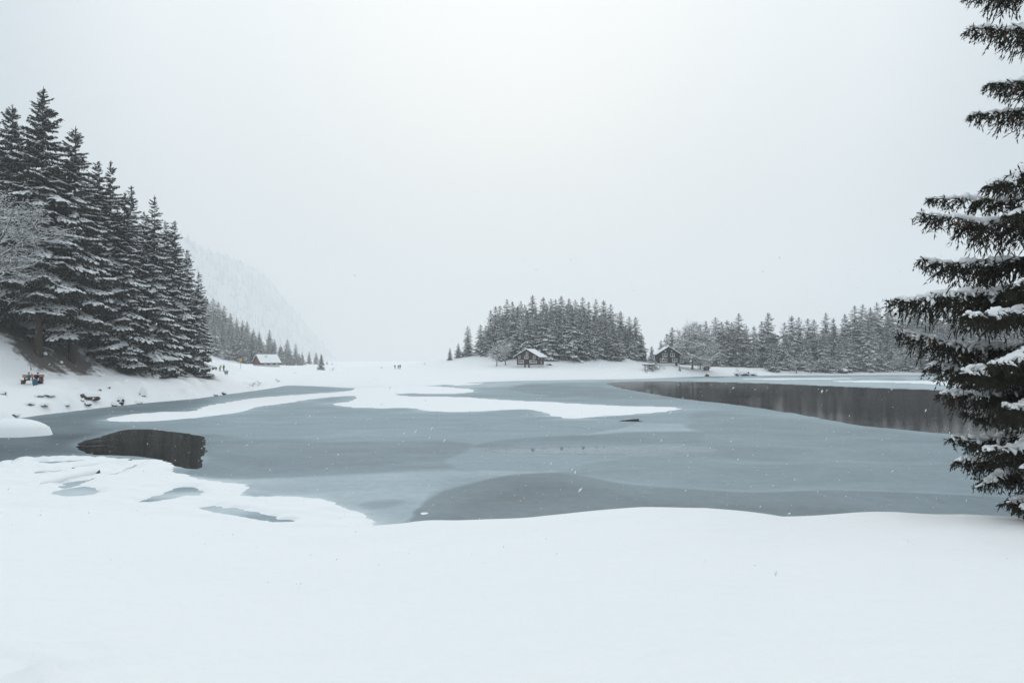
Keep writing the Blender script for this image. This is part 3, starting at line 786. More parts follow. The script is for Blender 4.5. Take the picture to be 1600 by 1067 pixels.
# --- helper for woods: skyline trees (u, vtop, depth) and filled interior
def wood(sky, interior, place_word, group, width=(1.1, 1.42)):
    skyl = sorted(sky)
    for n, (u, v, Y) in enumerate(skyl):
        p = at(u, v, Y)
        plant(FAR[tr_.integers(9)], p.x, p.y, p.z, f'frosted spruce on the skyline of the {place_word}, {nth(n + 1)} from left', group, tr_.uniform(*width))
    inter = sorted(interior, key=lambda q: q[1])
    front = sorted(inter[:14], key=lambda q: q[0] / q[1]); rest = inter[14:]
    for n, (x, y, h) in enumerate(front):
        plant(FAR[tr_.integers(9)], x, y, hz(x, y) + h, f'frosted spruce fronting the {place_word}, {nth(n + 1)} from left in front', group, tr_.uniform(*width))
    for k in range(0, len(rest), 14):                    # deeper rows, each read from left to right
        row = ('second', 'third', 'fourth', 'fifth', 'sixth', 'seventh')[min(k // 14, 5)]
        for n, (x, y, h) in enumerate(sorted(rest[k:k + 14], key=lambda q: q[0] / q[1])):
            plant(FAR[tr_.integers(9)], x, y, hz(x, y) + h, f'frosted spruce in the {row} row of the {place_word}, {nth(n + 1)} from left', group, tr_.uniform(*width))

def scatter(n, fn, mind, r):
    pts = []
    tries = 0
    while len(pts) < n and tries < n * 60:
        tries += 1
        q = fn(r)
        if q is None: continue
        if all((q[0] - p_[0]) ** 2 + (q[1] - p_[1]) ** 2 > mind * mind for p_ in pts):
            pts.append(q)
    return pts

sr = np.random.default_rng(17)
# wooded knoll
KN = [(703, 543, 285), (716, 536, 290), (731, 509, 292), (751, 507, 288), (767, 484, 292), (774, 478, 300), (781, 477, 306), (792, 467, 312), (801, 471, 318), (814, 470, 322), (832, 461, 326), (849, 464, 330),
      (861, 466, 332), (868, 467, 328), (877, 462, 332), (889, 466, 330), (899, 468, 326), (910, 464, 328), (920, 471, 322), (931, 467, 318), (943, 469, 312), (954, 475, 306), (970, 486, 298), (983, 494, 294), (993, 495, 290), (1002, 520, 292), (1008, 545, 288)]
def kn(r):
    x, y = r.uniform(-16, 56), r.uniform(258, 322)
    e_ = abs((x - 19.5) / 34) ** 2.4 + abs((y - 305) / 42) ** 2.4
    if e_ > 1: return None
    u, v = project(x, y, 4)
    if y < 263 and 795 < u < 872: return None
    zb = hz(x, y)
    vmax = np.interp(u, [735, 760, 790, 830, 900, 950, 985, 1005], [520, 500, 476, 470, 470, 480, 500, 520]) + r.uniform(4, 26)
    ztop = at(u, vmax, y).z
    return (x, y, float(np.clip(min(ztop - zb, r.uniform(16, 23)), 7, 23)))
KG = [((u_ - UC) / FPX * y_, y_, h_) for u_, y_, h_ in ((958, 270, 15), (946, 276, 17), (968, 274, 13), (790, 268, 14))]
wood(KN, scatter(62, kn, 4.6, sr) + KG, 'knoll behind the brown chalet', 'spruces on the wooded knoll')

# flat wood behind the dark chalet
R1 = [(1019, 541, 283), (1033, 531, 298), (1042, 521, 303), (1050, 511, 306), (1061, 516, 308), (1071, 512, 308), (1103, 501, 318), (1118, 495, 316), (1127, 502, 314), (1136, 500, 318), (1143, 503, 314), (1154, 489, 312),
      (1166, 508, 316), (1178, 509, 312), (1190, 502, 316), (1200, 488, 310), (1211, 520, 316)]
def fl(r):
    u, y = r.uniform(1095, 1222), r.uniform(300, 326)
    x = (u - UC) / FPX * y
    vmax = np.interp(u, [1090, 1120, 1155, 1170, 1200, 1215], [515, 505, 505, 518, 505, 525]) + r.uniform(4, 34)
    return (x, y, float(np.clip(at(u, vmax, y).z - hz(x, y), 5, 24)))
wood(R1, scatter(26, fl, 4.4, sr), 'flat wood near dark chalet', 'spruces in the flat wood by the chalet')

# hillside wood on the right
R2 = [(1226, 503, 298), (1237, 493, 303), (1248, 495, 308), (1262, 497, 313), (1272, 499, 313), (1290, 488, 313), (1302, 497, 318), (1320, 490, 320), (1335, 477, 320), (1348, 475, 324), (1360, 480, 326), (1370, 472, 326), (1390, 472, 326), (1410, 474, 326),
      (1430, 469, 326), (1447, 478, 326), (1465, 474, 326), (1482, 480, 326), (1500, 477, 326), (1520, 484, 326), (1545, 480, 326), (1570, 486, 326), (1600, 482, 326)]
def rs(r):
    u = r.uniform(1205, 1620); y = r.uniform(282, 324)
    x = (u - UC) / FPX * y
    s = sdf([x], [y], LAKE)[0]
    if s < 7: return None
    vmax = np.interp(u, [1205, 1240, 1300, 1340, 1400, 1600], [520, 502, 500, 486, 480, 488]) + r.uniform(2, 32)
    return (x, y, float(np.clip(min(at(u, vmax, y).z - hz(x, y), r.uniform(13, 24)), 6, 25)))
wood(R2, scatter(74, rs, 5.0, sr), 'right hillside wood', 'spruces of the right hillside wood', (1.05, 1.4))

# far slope on the left
L2 = [(333, 466, 468), (341, 471, 475), (350, 477, 475), (360, 489, 482), (370, 496, 485), (379, 500, 489), (386, 502, 489), (396, 513, 497), (405, 517, 499), (421, 515, 497), (429, 530, 504), (438, 538, 508), (449, 530, 489), (462, 537, 489), (472, 550, 499), (483, 549, 499),
      (494, 550, 499), (502, 553, 468), (511, 564, 499), (519, 567, 499), (322, 462, 461), (313, 455, 468), (526, 570, 499)]
def ls(r):
    u = r.uniform(300, 515); y = r.uniform(372, 545)
    x = (u - UC) / FPX * y
    vs_ = np.interp(u, [300, 335, 380, 430, 470, 520], [450, 474, 506, 534, 548, 568])
    if vs_ + 3 > project(x, y, hz(x, y) + 7)[1] or x > -106: return None
    return (x, y, float(np.clip(min(at(u, vs_ + r.uniform(3, 20), y).z - hz(x, y), r.uniform(12, 19)), 4, 20)))
LSP = sorted(scatter(200, ls, 4.8, sr), key=lambda q: q[1])
wood(L2, LSP[:72], 'misty left slope', 'spruces on the misty slope', (1.1, 1.4))
# the rest of that wood, past what can be told apart
low = np.random.default_rng(6)
PROTO_LOW = [branch_proto(low, 3, 1, 0.8, 4.0) for _ in range(3)]
fol, sno = [], []
LOWV = [spruce_arrays(low, 20, 3.8, PROTO_LOW, 8, 6, 0.02, 0.68, 0.2) for _ in range(3)]
for (x, y, h) in LSP[72:]:
    (fv, ff), (sv, sf) = LOWV[low.integers(3)]
    k = h / 20; o = np.array([x, y, hz(x, y) - 0.2]); a_ = rot_zy(low.uniform(0, 6.28), 0)
    fol.append((fv * k @ a_.T + o, ff)); sno.append((sv * k @ a_.T + o, sf))
fv, ff = cat(fol); sv, sf = cat(sno)
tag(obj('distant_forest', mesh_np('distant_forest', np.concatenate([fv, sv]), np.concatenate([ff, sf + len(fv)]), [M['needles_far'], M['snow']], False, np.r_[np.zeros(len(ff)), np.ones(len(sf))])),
    'misty forest covering the slope far behind the small hut', 'forest', kind='stuff')

# forest on the far mountain flank, a mass with haze put into its pale colour
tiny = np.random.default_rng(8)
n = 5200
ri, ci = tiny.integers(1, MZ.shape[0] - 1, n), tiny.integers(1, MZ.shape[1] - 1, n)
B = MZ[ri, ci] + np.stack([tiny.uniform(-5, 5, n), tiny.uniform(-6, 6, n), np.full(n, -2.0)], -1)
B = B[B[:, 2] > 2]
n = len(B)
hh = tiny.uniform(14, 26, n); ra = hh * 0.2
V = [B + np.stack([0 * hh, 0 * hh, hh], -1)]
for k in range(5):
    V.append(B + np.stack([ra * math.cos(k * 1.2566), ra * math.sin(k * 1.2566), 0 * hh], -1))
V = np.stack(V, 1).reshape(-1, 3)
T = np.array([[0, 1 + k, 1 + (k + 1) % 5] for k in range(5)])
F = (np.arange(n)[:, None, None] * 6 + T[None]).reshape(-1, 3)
tag(obj('mountain_forest', mesh_np('mountain_forest', V, F, [simple('forest_haze_tone', (0.66, 0.68, 0.69), 0.9, 0.05, 0.05)], False)), 'haze-pale forest on the mountain flank dissolving in cloud', 'forest', kind='stuff')

# ------------------------------------------------------------------ bare snowy broadleaved trees and shrubs
def bare_segments(r, H, levels, nchild, spread, updir=0.55, droop=0.0, first=0.22):
    segs = []
    def grow(p, d, L_, rad, lev):
        n = 4 if lev < 2 else 3
        q = p.copy(); dd = d.copy(); pts = [q.copy()]
        for k in range(n):
            dd = dd + r.normal(0, 0.10 + 0.03 * lev, 3) + np.array([0, 0, (0.05 if lev == 0 else -droop)])
            dd /= np.linalg.norm(dd)
            q2 = q + dd * L_ / n
            segs.append((q.copy(), q2.copy(), rad * (1 - 0.22 * k), rad * (1 - 0.22 * (k + 1)), lev))
            q = q2; pts.append(q.copy())
        if lev >= levels: return
        m_ = nchild[lev]
        for c in range(m_):
            t = first + (1 - first) * (c + r.uniform(0.1, 0.9)) / m_ if lev == 0 else r.uniform(0.15, 1.0)
            i_ = min(int(t * n), n - 1); f_ = t * n - i_
            pp = pts[i_] * (1 - f_) + pts[i_ + 1] * f_
            axis = r.normal(0, 1, 3); axis -= axis.dot(dd) * dd; axis /= np.linalg.norm(axis)
            nd = dd * math.cos(spread) + axis * math.sin(spread) + np.array([0, 0, updir * 0.3])
            if lev >= 1: nd[2] *= 0.75
            nd /= np.linalg.norm(nd)
            grow(pp, nd, L_ * r.uniform(0.42, 0.62) * (1 - 0.35 * t if lev == 0 else 1), max(rad * 0.5, 0.006), lev + 1)
    grow(np.array([0, 0, -0.2]), np.array([0, 0, 1.0]), H * 0.8, H * 0.013, 0)
    return segs

def seg_prisms(P0, P1, r0, r1, n=4, lift=0.0, flat=1.0):
    D_ = P1 - P0; D_ = D_ / (np.linalg.norm(D_, axis=1, keepdims=True) + 1e-9)
    ref = np.tile([0, 0, 1.0], (len(P0), 1)); ref[np.abs(D_[:, 2]) > 0.95] = [1, 0, 0]
    a = np.cross(D_, ref); a /= np.linalg.norm(a, axis=1, keepdims=True)
    b_ = np.cross(a, D_)
    ring = []
    for P, rad in ((P0, r0), (P1, r1)):
        for k in range(n):
            an = 6.28318 * k / n
            ring.append(P + a * (rad * math.cos(an))[:, None] + b_ * (rad * flat * math.sin(an) + lift * rad)[:, None])
    V = np.stack(ring, 1).reshape(-1, 3)
    T = np.array([[k, (k + 1) % n, n + (k + 1) % n, n + k] for k in range(n)])
    return V, (np.arange(len(P0))[:, None, None] * 2 * n + T[None]).reshape(-1, 4)

def bare_variant(r, H, levels, nchild, spread, snow_k=1.0, mat=None, droop=0.0, first=0.22, thick=1.0):
    sg = bare_segments(r, H, levels, nchild, spread, droop=droop, first=first)
    P0 = np.array([s_[0] for s_ in sg]); P1 = np.array([s_[1] for s_ in sg])
    r0 = np.array([s_[2] for s_ in sg]) * thick; r1 = np.array([s_[3] for s_ in sg]) * thick; lv = np.array([s_[4] for s_ in sg])
    out = dict(H=max(P1[:, 2].max(), 0.5))
    wood_ = lv == 0
    out['trunk'] = mesh_np('trunk', *seg_prisms(P0[wood_], P1[wood_], r0[wood_], r1[wood_], 7), [mat or M['twig']])
    out['crown'] = mesh_np('crown', *seg_prisms(P0[~wood_], P1[~wood_], r0[~wood_], r1[~wood_], 3), [mat or M['twig']], False)
    flatness = 1 - np.abs((P1 - P0)[:, 2]) / (np.linalg.norm(P1 - P0, axis=1) + 1e-9)
    k_ = (flatness > 0.22) & (r.random(len(sg)) < 0.9)
    sr0 = np.maximum(r0, 0.016 * H / 12) * 1.15 * snow_k
    up = np.array([0, 0, 1.0]) * (sr0[k_] * 0.7)[:, None]
    out['snow'] = mesh_np('snow_load', *seg_prisms(P0[k_] + up, P1[k_] + up, sr0[k_], sr0[k_] * 0.85, 4, 0.2, 0.8), [M['snow']], False)
    return out

br_ = np.random.default_rng(42)
BARE_BIG = bare_variant(br_, 19, 4, [14, 8, 6, 4], 1.05, 0.9, first=0.30)
BARE_MED = [bare_variant(br_, 10, 3, [12, 7, 6], 0.85, 1.4, thick=1.4) for _ in range(2)]
LARCH = bare_variant(br_, 20, 3, [46, 9, 4], 1.35, 1.5, M['larch'], 0.02, 0.2, 1.5)
SHRUB = [bare_variant(br_, 2.2, 3, [9, 6, 4], 0.8, 1.3, first=0.02, thick=1.3) for _ in range(3)]

p = at(-40, HOR, 93)
plant(BARE_BIG, p.x, p.y, hz(p.x, p.y) + 21, 'bare broadleaved tree with snow on every twig at the left edge', None, 1.15, 1.0, name='bare_tree')
for n, (u, Y, vt, lab) in enumerate([(776, 252, 530, 'low frosted bare tree left of the brown chalet'), (790, 256, 527, 'frosted bare tree close behind the left eave of the brown chalet')]):
    q = at(u, vt, Y); plant(BARE_MED[n % 2], q.x, q.y, q.z, lab, None, 1.2, name='bare_tree')
q = at(1081, 497, 271); plant(LARCH, q.x, q.y, q.z, 'broad brownish larch with a bare trunk right of the dark chalet', None, 1.15, name='larch_tree')
q = at(1094, 528, 274); plant(BARE_MED[1], q.x, q.y, q.z, 'frosted bare tree between the brownish larch and the sheds', None, 1.2, name='bare_tree')
# frosted broadleaved trees mixed into the foot of the right hillside
qs = scatter(26, lambda r: (lambda u, y: ((u - UC) / FPX * y, y, u))(r.uniform(1225, 1520), r.uniform(280, 296)), 5.0, sr)
qs = sorted([q for q in qs if sdf([q[0]], [q[1]], LAKE)[0] > 3], key=lambda q: q[2])
for n, (x, y, u) in enumerate(qs):
    plant(BARE_MED[n % 2], x, y, hz(x, y) + sr.uniform(5, 10), f'frosted broadleaved tree at the foot of the right hillside wood, {nth(n + 1)} from left', 'frosted broadleaved trees on the right shore', 1.35, name='bare_tree')

def shrub(u, v, hpx, lab, k=0, wid=1.3):
    g = ray_ground(u, v)
    return plant(SHRUB[k], g.x, g.y, g.z - 0.1 + hpx / FPX * g.y, lab, None, wid, name='shrub', cat_='shrub')
shrub(403, 603, 9, 'small snowy shrub on the bank below the small hut', 0, 1.8)
shrub(396, 604, 5, 'lowest twiggy shrub left of the one below the small hut', 1, 1.8)
shrub(434, 597, 5, 'faint snowy shrub at the lake edge left of the snow plain', 2, 1.8)
shrub(1152, 583.5, 9, 'bare grey bush on the shore behind the snowy boulder', 1, 1.2)
shrub(1020, 581, 11, 'large frosted bush in front of the open shelter', 2, 2.2)
shrub(1029, 578, 11, 'frosted bush beside the left corner of the dark chalet', 0, 1.8)
shrub(1011, 583, 7, 'lowest bush left of the open shelter by the shore', 1, 1.8)
shrub(520, 579, 5, 'snowy shrub at the foot of the last spruces on the plain', 1, 2.0)
shrub(1038, 577, 6, 'small round bush in front of the dark chalet', 1, 1.4)
for u, v, t, lab in [(1062, 580, 571, 'tiny snowy fir in front of the dark chalet door'), (502, 578, 553, 'dark small spruce standing in front of the others on the plain'), (1018, 577, 541, 'small pale spruce between the knoll and the dark chalet')]:
    g = ray_ground(u, v)
    plant(FAR[2], g.x, g.y, at(u, t, g.y).z, lab, None, 1.1)

# ------------------------------------------------------------------ houses
def house(name, label, cat_, base, rz, W, Lh, zb, ze, zr, wallm, over=0.55, wins=(), doors=(), chimney=None, stone=True, snow_t=0.28, overg=0.7):
    """gable front on local -Y; zb = top of the plinth, ze = eaves, zr = ridge"""
    t = thing(name, label, cat_, base, rz)
    w = W / 2
    MB().prism([(-w, zb), (w, zb), (w, ze), (0, zr), (-w, ze)], 0, Lh).build('wall', wallm, t)
    if stone:
        MB().box(-w + 0.05, w - 0.05, 0.05, Lh - 0.05, -1.5, zb).build('plinth', M['plaster'], t)
    sl = (zr - ze) / w
    roof = MB()
    snow = MB()
    for sg in (-1, 1):
        def pr(off0, off1, ext, y0, y1, mbb):
            xe = w + over + ext
            pts = [(0, zr + off0), (sg * xe, zr + off0 - sl * xe), (sg * xe, zr + off1 - sl * xe), (0, zr + off1)]
            if sg > 0: pts = pts[::-1]
            mbb.prism(pts, y0, y1)
        pr(0.02, 0.16, 0, -overg, Lh + overg, roof)
        pr(0.164, 0.164 + snow_t, 0.04, -overg - 0.05, Lh + overg + 0.05, snow)
    ro = roof.build('roof', M['wood_dark'], t)
    so = snow.build('roof_snow', M['snow'], ro)
    bv = so.modifiers.new('soft', 'BEVEL'); bv.width = 0.1; bv.segments = 2
    if chimney:
        cx, cy_, cz = chimney
        c_ = MB().box(cx - 0.3, cx + 0.3, cy_ - 0.3, cy_ + 0.3, zr - 1.2, cz).build('chimney', M['plaster'], ro)
        MB().box(cx - 0.4, cx + 0.4, cy_ - 0.4, cy_ + 0.4, cz + 0.003, cz + 0.25).build('chimney_snow', M['snow'], ro)
    for (face, c, z, ww, hh_, panes) in wins:
        fr_, gl_ = MB(), MB()
        b_ = 0.11
        fr_.box(-ww / 2, ww / 2, -0.07, 0.02, hh_ / 2 - b_, hh_ / 2); fr_.box(-ww / 2, ww / 2, -0.07, 0.02, -hh_ / 2, -hh_ / 2 + b_)
        xs = np.linspace(-ww / 2, ww / 2, panes + 1)
        for i_, x_ in enumerate(xs):
            x0 = min(max(x_ - b_ / 2, -ww / 2), ww / 2 - b_)
            fr_.box(x0, x0 + b_, -0.067, 0.02, -hh_ / 2 + b_, hh_ / 2 - b_)
        loc, rot = ((c, -0.01, z), None) if face == 'front' else ((w + 0.01, c, z), (0, 0, math.pi / 2))
        wo = fr_.build('window', M['white_paint'], t, loc, rot)
        for i_ in range(panes):
            MB().box(xs[i_] + b_ * 0.5, xs[i_ + 1] - b_ * 0.5, -0.03, 0.0, -hh_ / 2 + b_, hh_ / 2 - b_).build('pane', M['glass'], wo)
        MB().box(-ww / 2 - 0.05, ww / 2 + 0.05, -0.16, -0.072, -hh_ / 2 - 0.08, -hh_ / 2 + 0.02).build('sill', M['snow'], wo)
    for (c, z0, z1, ww, m_) in doors:
        d_ = MB().box(c - ww / 2, c + ww / 2, -0.06, 0.02, z0, z1).build('door', m_, t)
        MB().box(c + ww / 2 - 0.2, c + ww / 2 - 0.14, -0.10, -0.062, (z0 + z1) / 2, (z0 + z1) / 2 + 0.15).build('handle', M['dark_metal'], d_)
    return t

g1 = ray_ground(822, 574.5)
k1 = g1.y / FPX                       # metres per photo pixel there
RZ1 = math.radians(-19)
h1 = house('chalet', 'dark brown three-storey chalet with white windows below the wooded knoll', 'house', (g1.x + 0.3, g1.y, g1.z), RZ1, 33 * k1, 38 * k1, 4.6 * k1, 18.5 * k1, 28 * k1, M['wood_brown'], 5.2 * k1,
      [('front', 0.3 * k1, 22.3 * k1, 3.6 * k1, 4.0 * k1, 1), ('front', -12.3 * k1, 16.4 * k1, 3.4 * k1, 4.0 * k1, 1), ('front', -0.2, 16.4 * k1, 6.4 * k1, 4.0 * k1, 2), ('front', 12.0 * k1, 16.4 * k1, 4.0 * k1, 4.0 * k1, 1),
       ('front', -9.6 * k1, 9.6 * k1, 8.8 * k1, 4.4 * k1, 3), ('front', 8.8 * k1, 9.6 * k1, 8.8 * k1, 4.4 * k1, 3), ('front', 15.2 * k1, 8.8 * k1, 1.8 * k1, 3.2 * k1, 1),
       ('right', 8 * k1, 15.8 * k1, 4 * k1, 3.4 * k1, 1), ('right', 23 * k1, 15.2 * k1, 4 * k1, 3.0 * k1, 1), ('right', 22 * k1, 9 * k1, 5 * k1, 4.0 * k1, 1)],
      [(-3.2 * k1, 0, 4.5 * k1, 2.2 * k1, M['wood_dark']), (3.4 * k1, 0, 4.5 * k1, 2.2 * k1, M['wood_dark'])], overg=3.5 * k1)
g2 = ray_ground(1045, 571.5)
k2 = g2.y / FPX
h2 = house('chalet', 'black timber chalet with steep snowy gable roof at the far shore', 'house', (g2.x, g2.y, g2.z), math.radians(-4), 32.5 * k2, 38 * k2, 4.3 * k2, 18.8 * k2, 29.3 * k2, M['wood_dark'], 3.4 * k2,
      [('front', -6.0 * k2, 17.0 * k2, 7.4 * k2, 5.0 * k2, 2), ('front', 5.8 * k2, 17.0 * k2, 6.8 * k2, 5.0 * k2, 2), ('front', -8.0 * k2, 9.0 * k2, 11.2 * k2, 5.0 * k2, 3), ('front', 9.2 * k2, 9.0 * k2, 7.8 * k2, 5.0 * k2, 2),
       ('front', -5.0 * k2, 23.0 * k2, 2.2 * k2, 1.0 * k2, 1), ('front', 4.6 * k2, 23.0 * k2, 2.0 * k2, 1.0 * k2, 1)],
      [(11.8 * k2, 0, 4.2 * k2, 3.4 * k2, M['wood_dark'])], chimney=(0, 3.0, 32.3 * k2), overg=2.6 * k2)
g3 = ray_ground(414, 572.5)
k3 = g3.y / FPX
house('hut', 'small red-brown hut with a wide white roof at the misty slope', 'house', (g3.x - 12 * k3, g3.y - 0.5, g3.z + 0.5), math.radians(-40), 22 * k3, 33 * k3, 0.6 * k3, 5.0 * k3, 15.5 * k3, M['wood_red'], 2.2 * k3,
      [('right', 8 * k3, 2.9 * k3, 4.2 * k3, 3.4 * k3, 2), ('right', 18 * k3, 2.8 * k3, 4.0 * k3, 3.2 * k3, 2), ('right', 28 * k3, 2.8 * k3, 4 * k3, 3.2 * k3, 2)], (), chimney=(1.2, 13 * k3, 14.5 * k3), overg=1.5 * k3)
g4 = ray_ground(1104.5, 579.5)
k4 = g4.y / FPX
house('shed', 'tiny dark red shed by the water right of the dark chalet', 'shed', g4, math.radians(-6), 7.6 * k4, 8 * k4, 0.2, 5.0 * k4, 7.4 * k4, M['wood_brown'], 1.6 * k4, (), [(0, 0.2, 4.4 * k4, 2.6 * k4, M['wood_light'])], stone=False, overg=0.35)
g5 = ray_ground(1112, 573.5)
g5 = Vector((g5.x, g5.y + 4, hz(g5.x, g5.y + 4)))
house('shed', 'pale pink-brown shed behind the tiny dark shed', 'shed', g5, math.radians(-14), 8.8 * k4, 9 * k4, 0.2, 6.8 * k4, 10.2 * k4, M['wood_light'], 1.8 * k4, [('front', 0, 4.2 * k4, 2.6 * k4, 2.6 * k4, 1)], (), stone=False, overg=0.35)
# open shelter left of the dark chalet
g6 = ray_ground(1014, 580)
t = thing('open_shelter', 'small open shelter with a snow-heaped roof left of the dark chalet', 'shelter', g6); t.scale = (0.75, 0.75, 0.72)
for x_, y_ in ((-1.8, 0), (1.8, 0), (-1.8, 3.0), (1.8, 3.0)):
    MB().box(x_ - 0.1, x_ + 0.1, y_ - 0.1, y_ + 0.1, -0.5, 2.95).build('post', M['wood_dark'], t)
ro = MB().box(-2.6, 2.8, -0.7, 3.7, 2.953, 3.3).build('roof', M['wood_brown'], t)
so = MB().box(-2.65, 2.85, -0.75, 3.75, 3.304, 4.1).build('roof_snow', M['snow'], ro)
bv = so.modifiers.new('soft', 'BEVEL'); bv.width = 0.35; bv.segments = 3

# ------------------------------------------------------------------ rocks with snow caps
rk = np.random.default_rng(77)
def rock_mesh(r, sx, sy, sz, m_, name='stone'):
    me_ = bpy.data.meshes.new(name)
    import bmesh
    bm = bmesh.new(); bmesh.ops.create_icosphere(bm, subdivisions=3, radius=1.0)
    ph = r.uniform(0, 6.28, 8)
    for v_ in bm.verts:
        c = v_.co
        d = 1 + 0.22 * math.sin(2.3 * c.x + ph[0]) * math.cos(2.1 * c.y + ph[1]) + 0.15 * math.sin(4.1 * c.z + ph[2] + 2 * c.x) + 0.09 * math.sin(7 * c.y + ph[3] + 3 * c.z) + 0.05 * math.sin(13 * c.x + ph[4] - 5 * c.y)
        v_.co = Vector((c.x * sx * d, c.y * sy * d, c.z * sz * d))
    bm.to_mesh(me_); bm.free()
    me_.materials.append(m_)
    return me_
def cap_mesh(r, sx, sy, th, name='snow_cap'):
    n, q = 9, 20
    V = [(0, 0, th)]; F_ = []
    ph = r.uniform(0, 6.28, 4)
    for i_ in range(1, n + 1):
        f_ = i_ / n
        for k_ in range(q):
            a_ = 6.28318 * k_ / q
            e_ = 1 + 0.10 * math.sin(2 * a_ + ph[0]) + 0.07 * math.sin(3 * a_ + ph[1]) + 0.04 * math.sin(5 * a_ + ph[2])
            V.append((sx * f_ * e_ * math.cos(a_), sy * f_ * e_ * math.sin(a_), th * (1 - f_ ** 2.2) ** 0.6 - (0.25 * th if i_ == n else 0)))
    for k_ in range(q):
        F_.append((0, 1 + k_, 1 + (k_ + 1) % q))
    for i_ in range(n - 1):
        for k_ in range(q):
            a0 = 1 + i_ * q; a1 = a0 + q
            F_.append((a0 + k_, a1 + k_, a1 + (k_ + 1) % q, a0 + (k_ + 1) % q))
    mb2 = MB().add(V, F_)
    return mb2.mesh(name, M['snow'], True)
def rock(u, v, wpx, hpx, lab, m_='rock', cap=0.5, name='shore_rock', z=None, rz=None):
    g = ray_ground(u, v) if z is None else Vector((*on_plane(u, v, z), z))
    k_ = g.y / FPX
    w_, h_ = wpx * k_ / 2, hpx * k_
    t = thing(name, lab, 'rock', (g.x, g.y + w_ * 0.5, g.z), rk.uniform(-0.5, 0.5) if rz is None else rz)
    o_ = obj('stone', rock_mesh(rk, w_, w_ * 0.8, h_ * 0.62, M[m_]), t, (0, 0, h_ * 0.22))
    if cap:
        obj('snow_cap', cap_mesh(rk, w_ * 1.12, w_ * 1.05, max(h_ * cap, 0.22) + h_ * 0.25), t, (w_ * 0.05, w_ * 0.22, h_ * 0.42))
    return t
rock(137, 627, 25, 11, 'slanting brown rock on the left bank below the trees', 'rust_rock', 0.35)
rock(186, 633, 11, 8.5, 'round dark boulder at the ice edge under a snow cap', 'rock', 0.8)
rock(221, 619, 10, 6, 'brown stone under a wide snow cushion on the left bank', 'rust_rock', 1.6)
rock(59, 622.5, 11, 3.2, 'flat dark stone below the bench, left of its pair', 'rock', 0.8)
rock(74, 623, 14, 4.2, 'flat dark stone below the bench, right of its pair', 'rock', 0.8)
rock(43, 634, 12, 3.5, 'thin dark stone in the snow nearest the left ice edge', 'rock', 1.0)
rock(66, 637.5, 13, 3.5, 'thin dark stone right of the one at the left ice edge', 'rock', 1.0)
rock(22, 652, 12, 3.5, 'low dark stone at the waterline near the left frame edge', 'rock', 0.9)
rock(176, 636, 12, 4, 'low wet stone at the waterline left of the round boulder', 'rock', 1.0)
rock(136, 640, 10, 5, 'cluster stone at the waterline below the slanting brown rock', 'rock', 0.6)
rock(103, 643, 9, 3, 'small stone at the waterline left of the cluster stone', 'rock', 0.8)
rock(128, 628, 5, 4, 'small dark stone left of the slanting brown rock', 'rock', 0.5)
rock(169, 607.5, 5, 3, 'tiny dark stone above the slanting brown rock', 'rock', 0.6)
rock(156, 612, 4, 4, 'tiny upright stone above the slanting brown rock', 'rock', 0.3)
rock(213, 631, 12, 3, 'low stone at the waterline right of the round boulder', 'rock', 1.0)
rock(348, 617.5, 8, 4, 'dark stone at the ice edge below the grey litter bin', 'rock', 0.4)
rock(335, 619, 8, 2.5, 'flat stone at the ice edge left of the dark one', 'rock', 0.6)
rock(3, 617, 9, 5, 'dark stone at the left frame edge below the bench', 'rock', 0.8)
rock(68, 556, 7, 4, 'dark stump stone beside the two big trunks', 'rock', 0.8)
rock(95, 569, 5, 4, 'small dark stone on the hummock below the big trunks', 'rock', 0.6)
rock(108, 558, 9, 4, 'flat stone with a snow slab right of the big trunks', 'rock', 1.2)
rock(1163, 588.5, 17, 9, 'large snow-capped boulder on the far shore', 'rock', 0.45)
rock(1152, 590, 8, 5, 'smaller boulder in front of the large far shore boulder', 'rock', 0.6)
rock(1178, 589, 12, 4, 'flat snowy stone trailing right of the far shore boulder', 'rock', 0.8)
rock(1104, 588, 12, 4, 'dark boat-shaped stone at the shore below the sheds', 'rock', 0.5)
rock(858, 571, 9, 4, 'dark stone in the snow right of the brown chalet', 'rock', 0.4)
rock(909, 567, 6, 3, 'small dark stone below the knoll', 'rock', 0.5)
rock(1317, 583.5, 15, 11, 'rust-brown rock outcrop at the foot of the right hillside', 'rust_rock', 0.12)
# domed boulder under smooth snow standing in the lake at the left edge
x_, y_ = on_plane(2, 684)
t = thing('lake_boulder', 'domed boulder under smooth snow in the ice at the left edge', 'rock', (x_ - 0.3, y_ + 1.7, 0))
obj('stone', rock_mesh(rk, 2.9, 1.9, 0.35, M['rock']), t, (0, 0, 0.0))
obj('snow_cap', cap_mesh(rk, 3.1, 2.0, 1.35), t, (0, 0, 0.12))
# driftwood frozen into the ice
x_, y_ = on_plane(984, 658.5)
t = thing('driftwood', 'dark driftwood log frozen into the ice beside the snow tongue', 'log', (x_, y_, 0.02)); t.scale = (0.6, 0.6, 0.6)
MB().tube([(-1.9, 0, 0.0), (-0.9, 0.1, 0.12), (0.4, 0, 0.20), (1.6, 0.05, 0.22)], [0.05, 0.13, 0.2, 0.2], 8).build('stem', M['bark'], t, smooth=True)
MB().tube([(0.3, 0, 0.1), (1.2, -0.5, 0.12), (2.1, -0.9, 0.02)], [0.1, 0.12, 0.05], 6).build('branch', M['bark'], t, smooth=True)
MB().tube([(1.2, 0.1, 0.3), (1.5, 0.1, 0.44)], [0.08, 0.05], 6).build('stub', M['bark'], t, smooth=True)
MB().tube([(-1.2, 0.1, 0.22), (-0.4, 0.08, 0.34), (0.5, 0.02, 0.42)], [0.05, 0.1, 0.06], 6, 0.5).build('snow_cap', M['snow'], t, smooth=True)

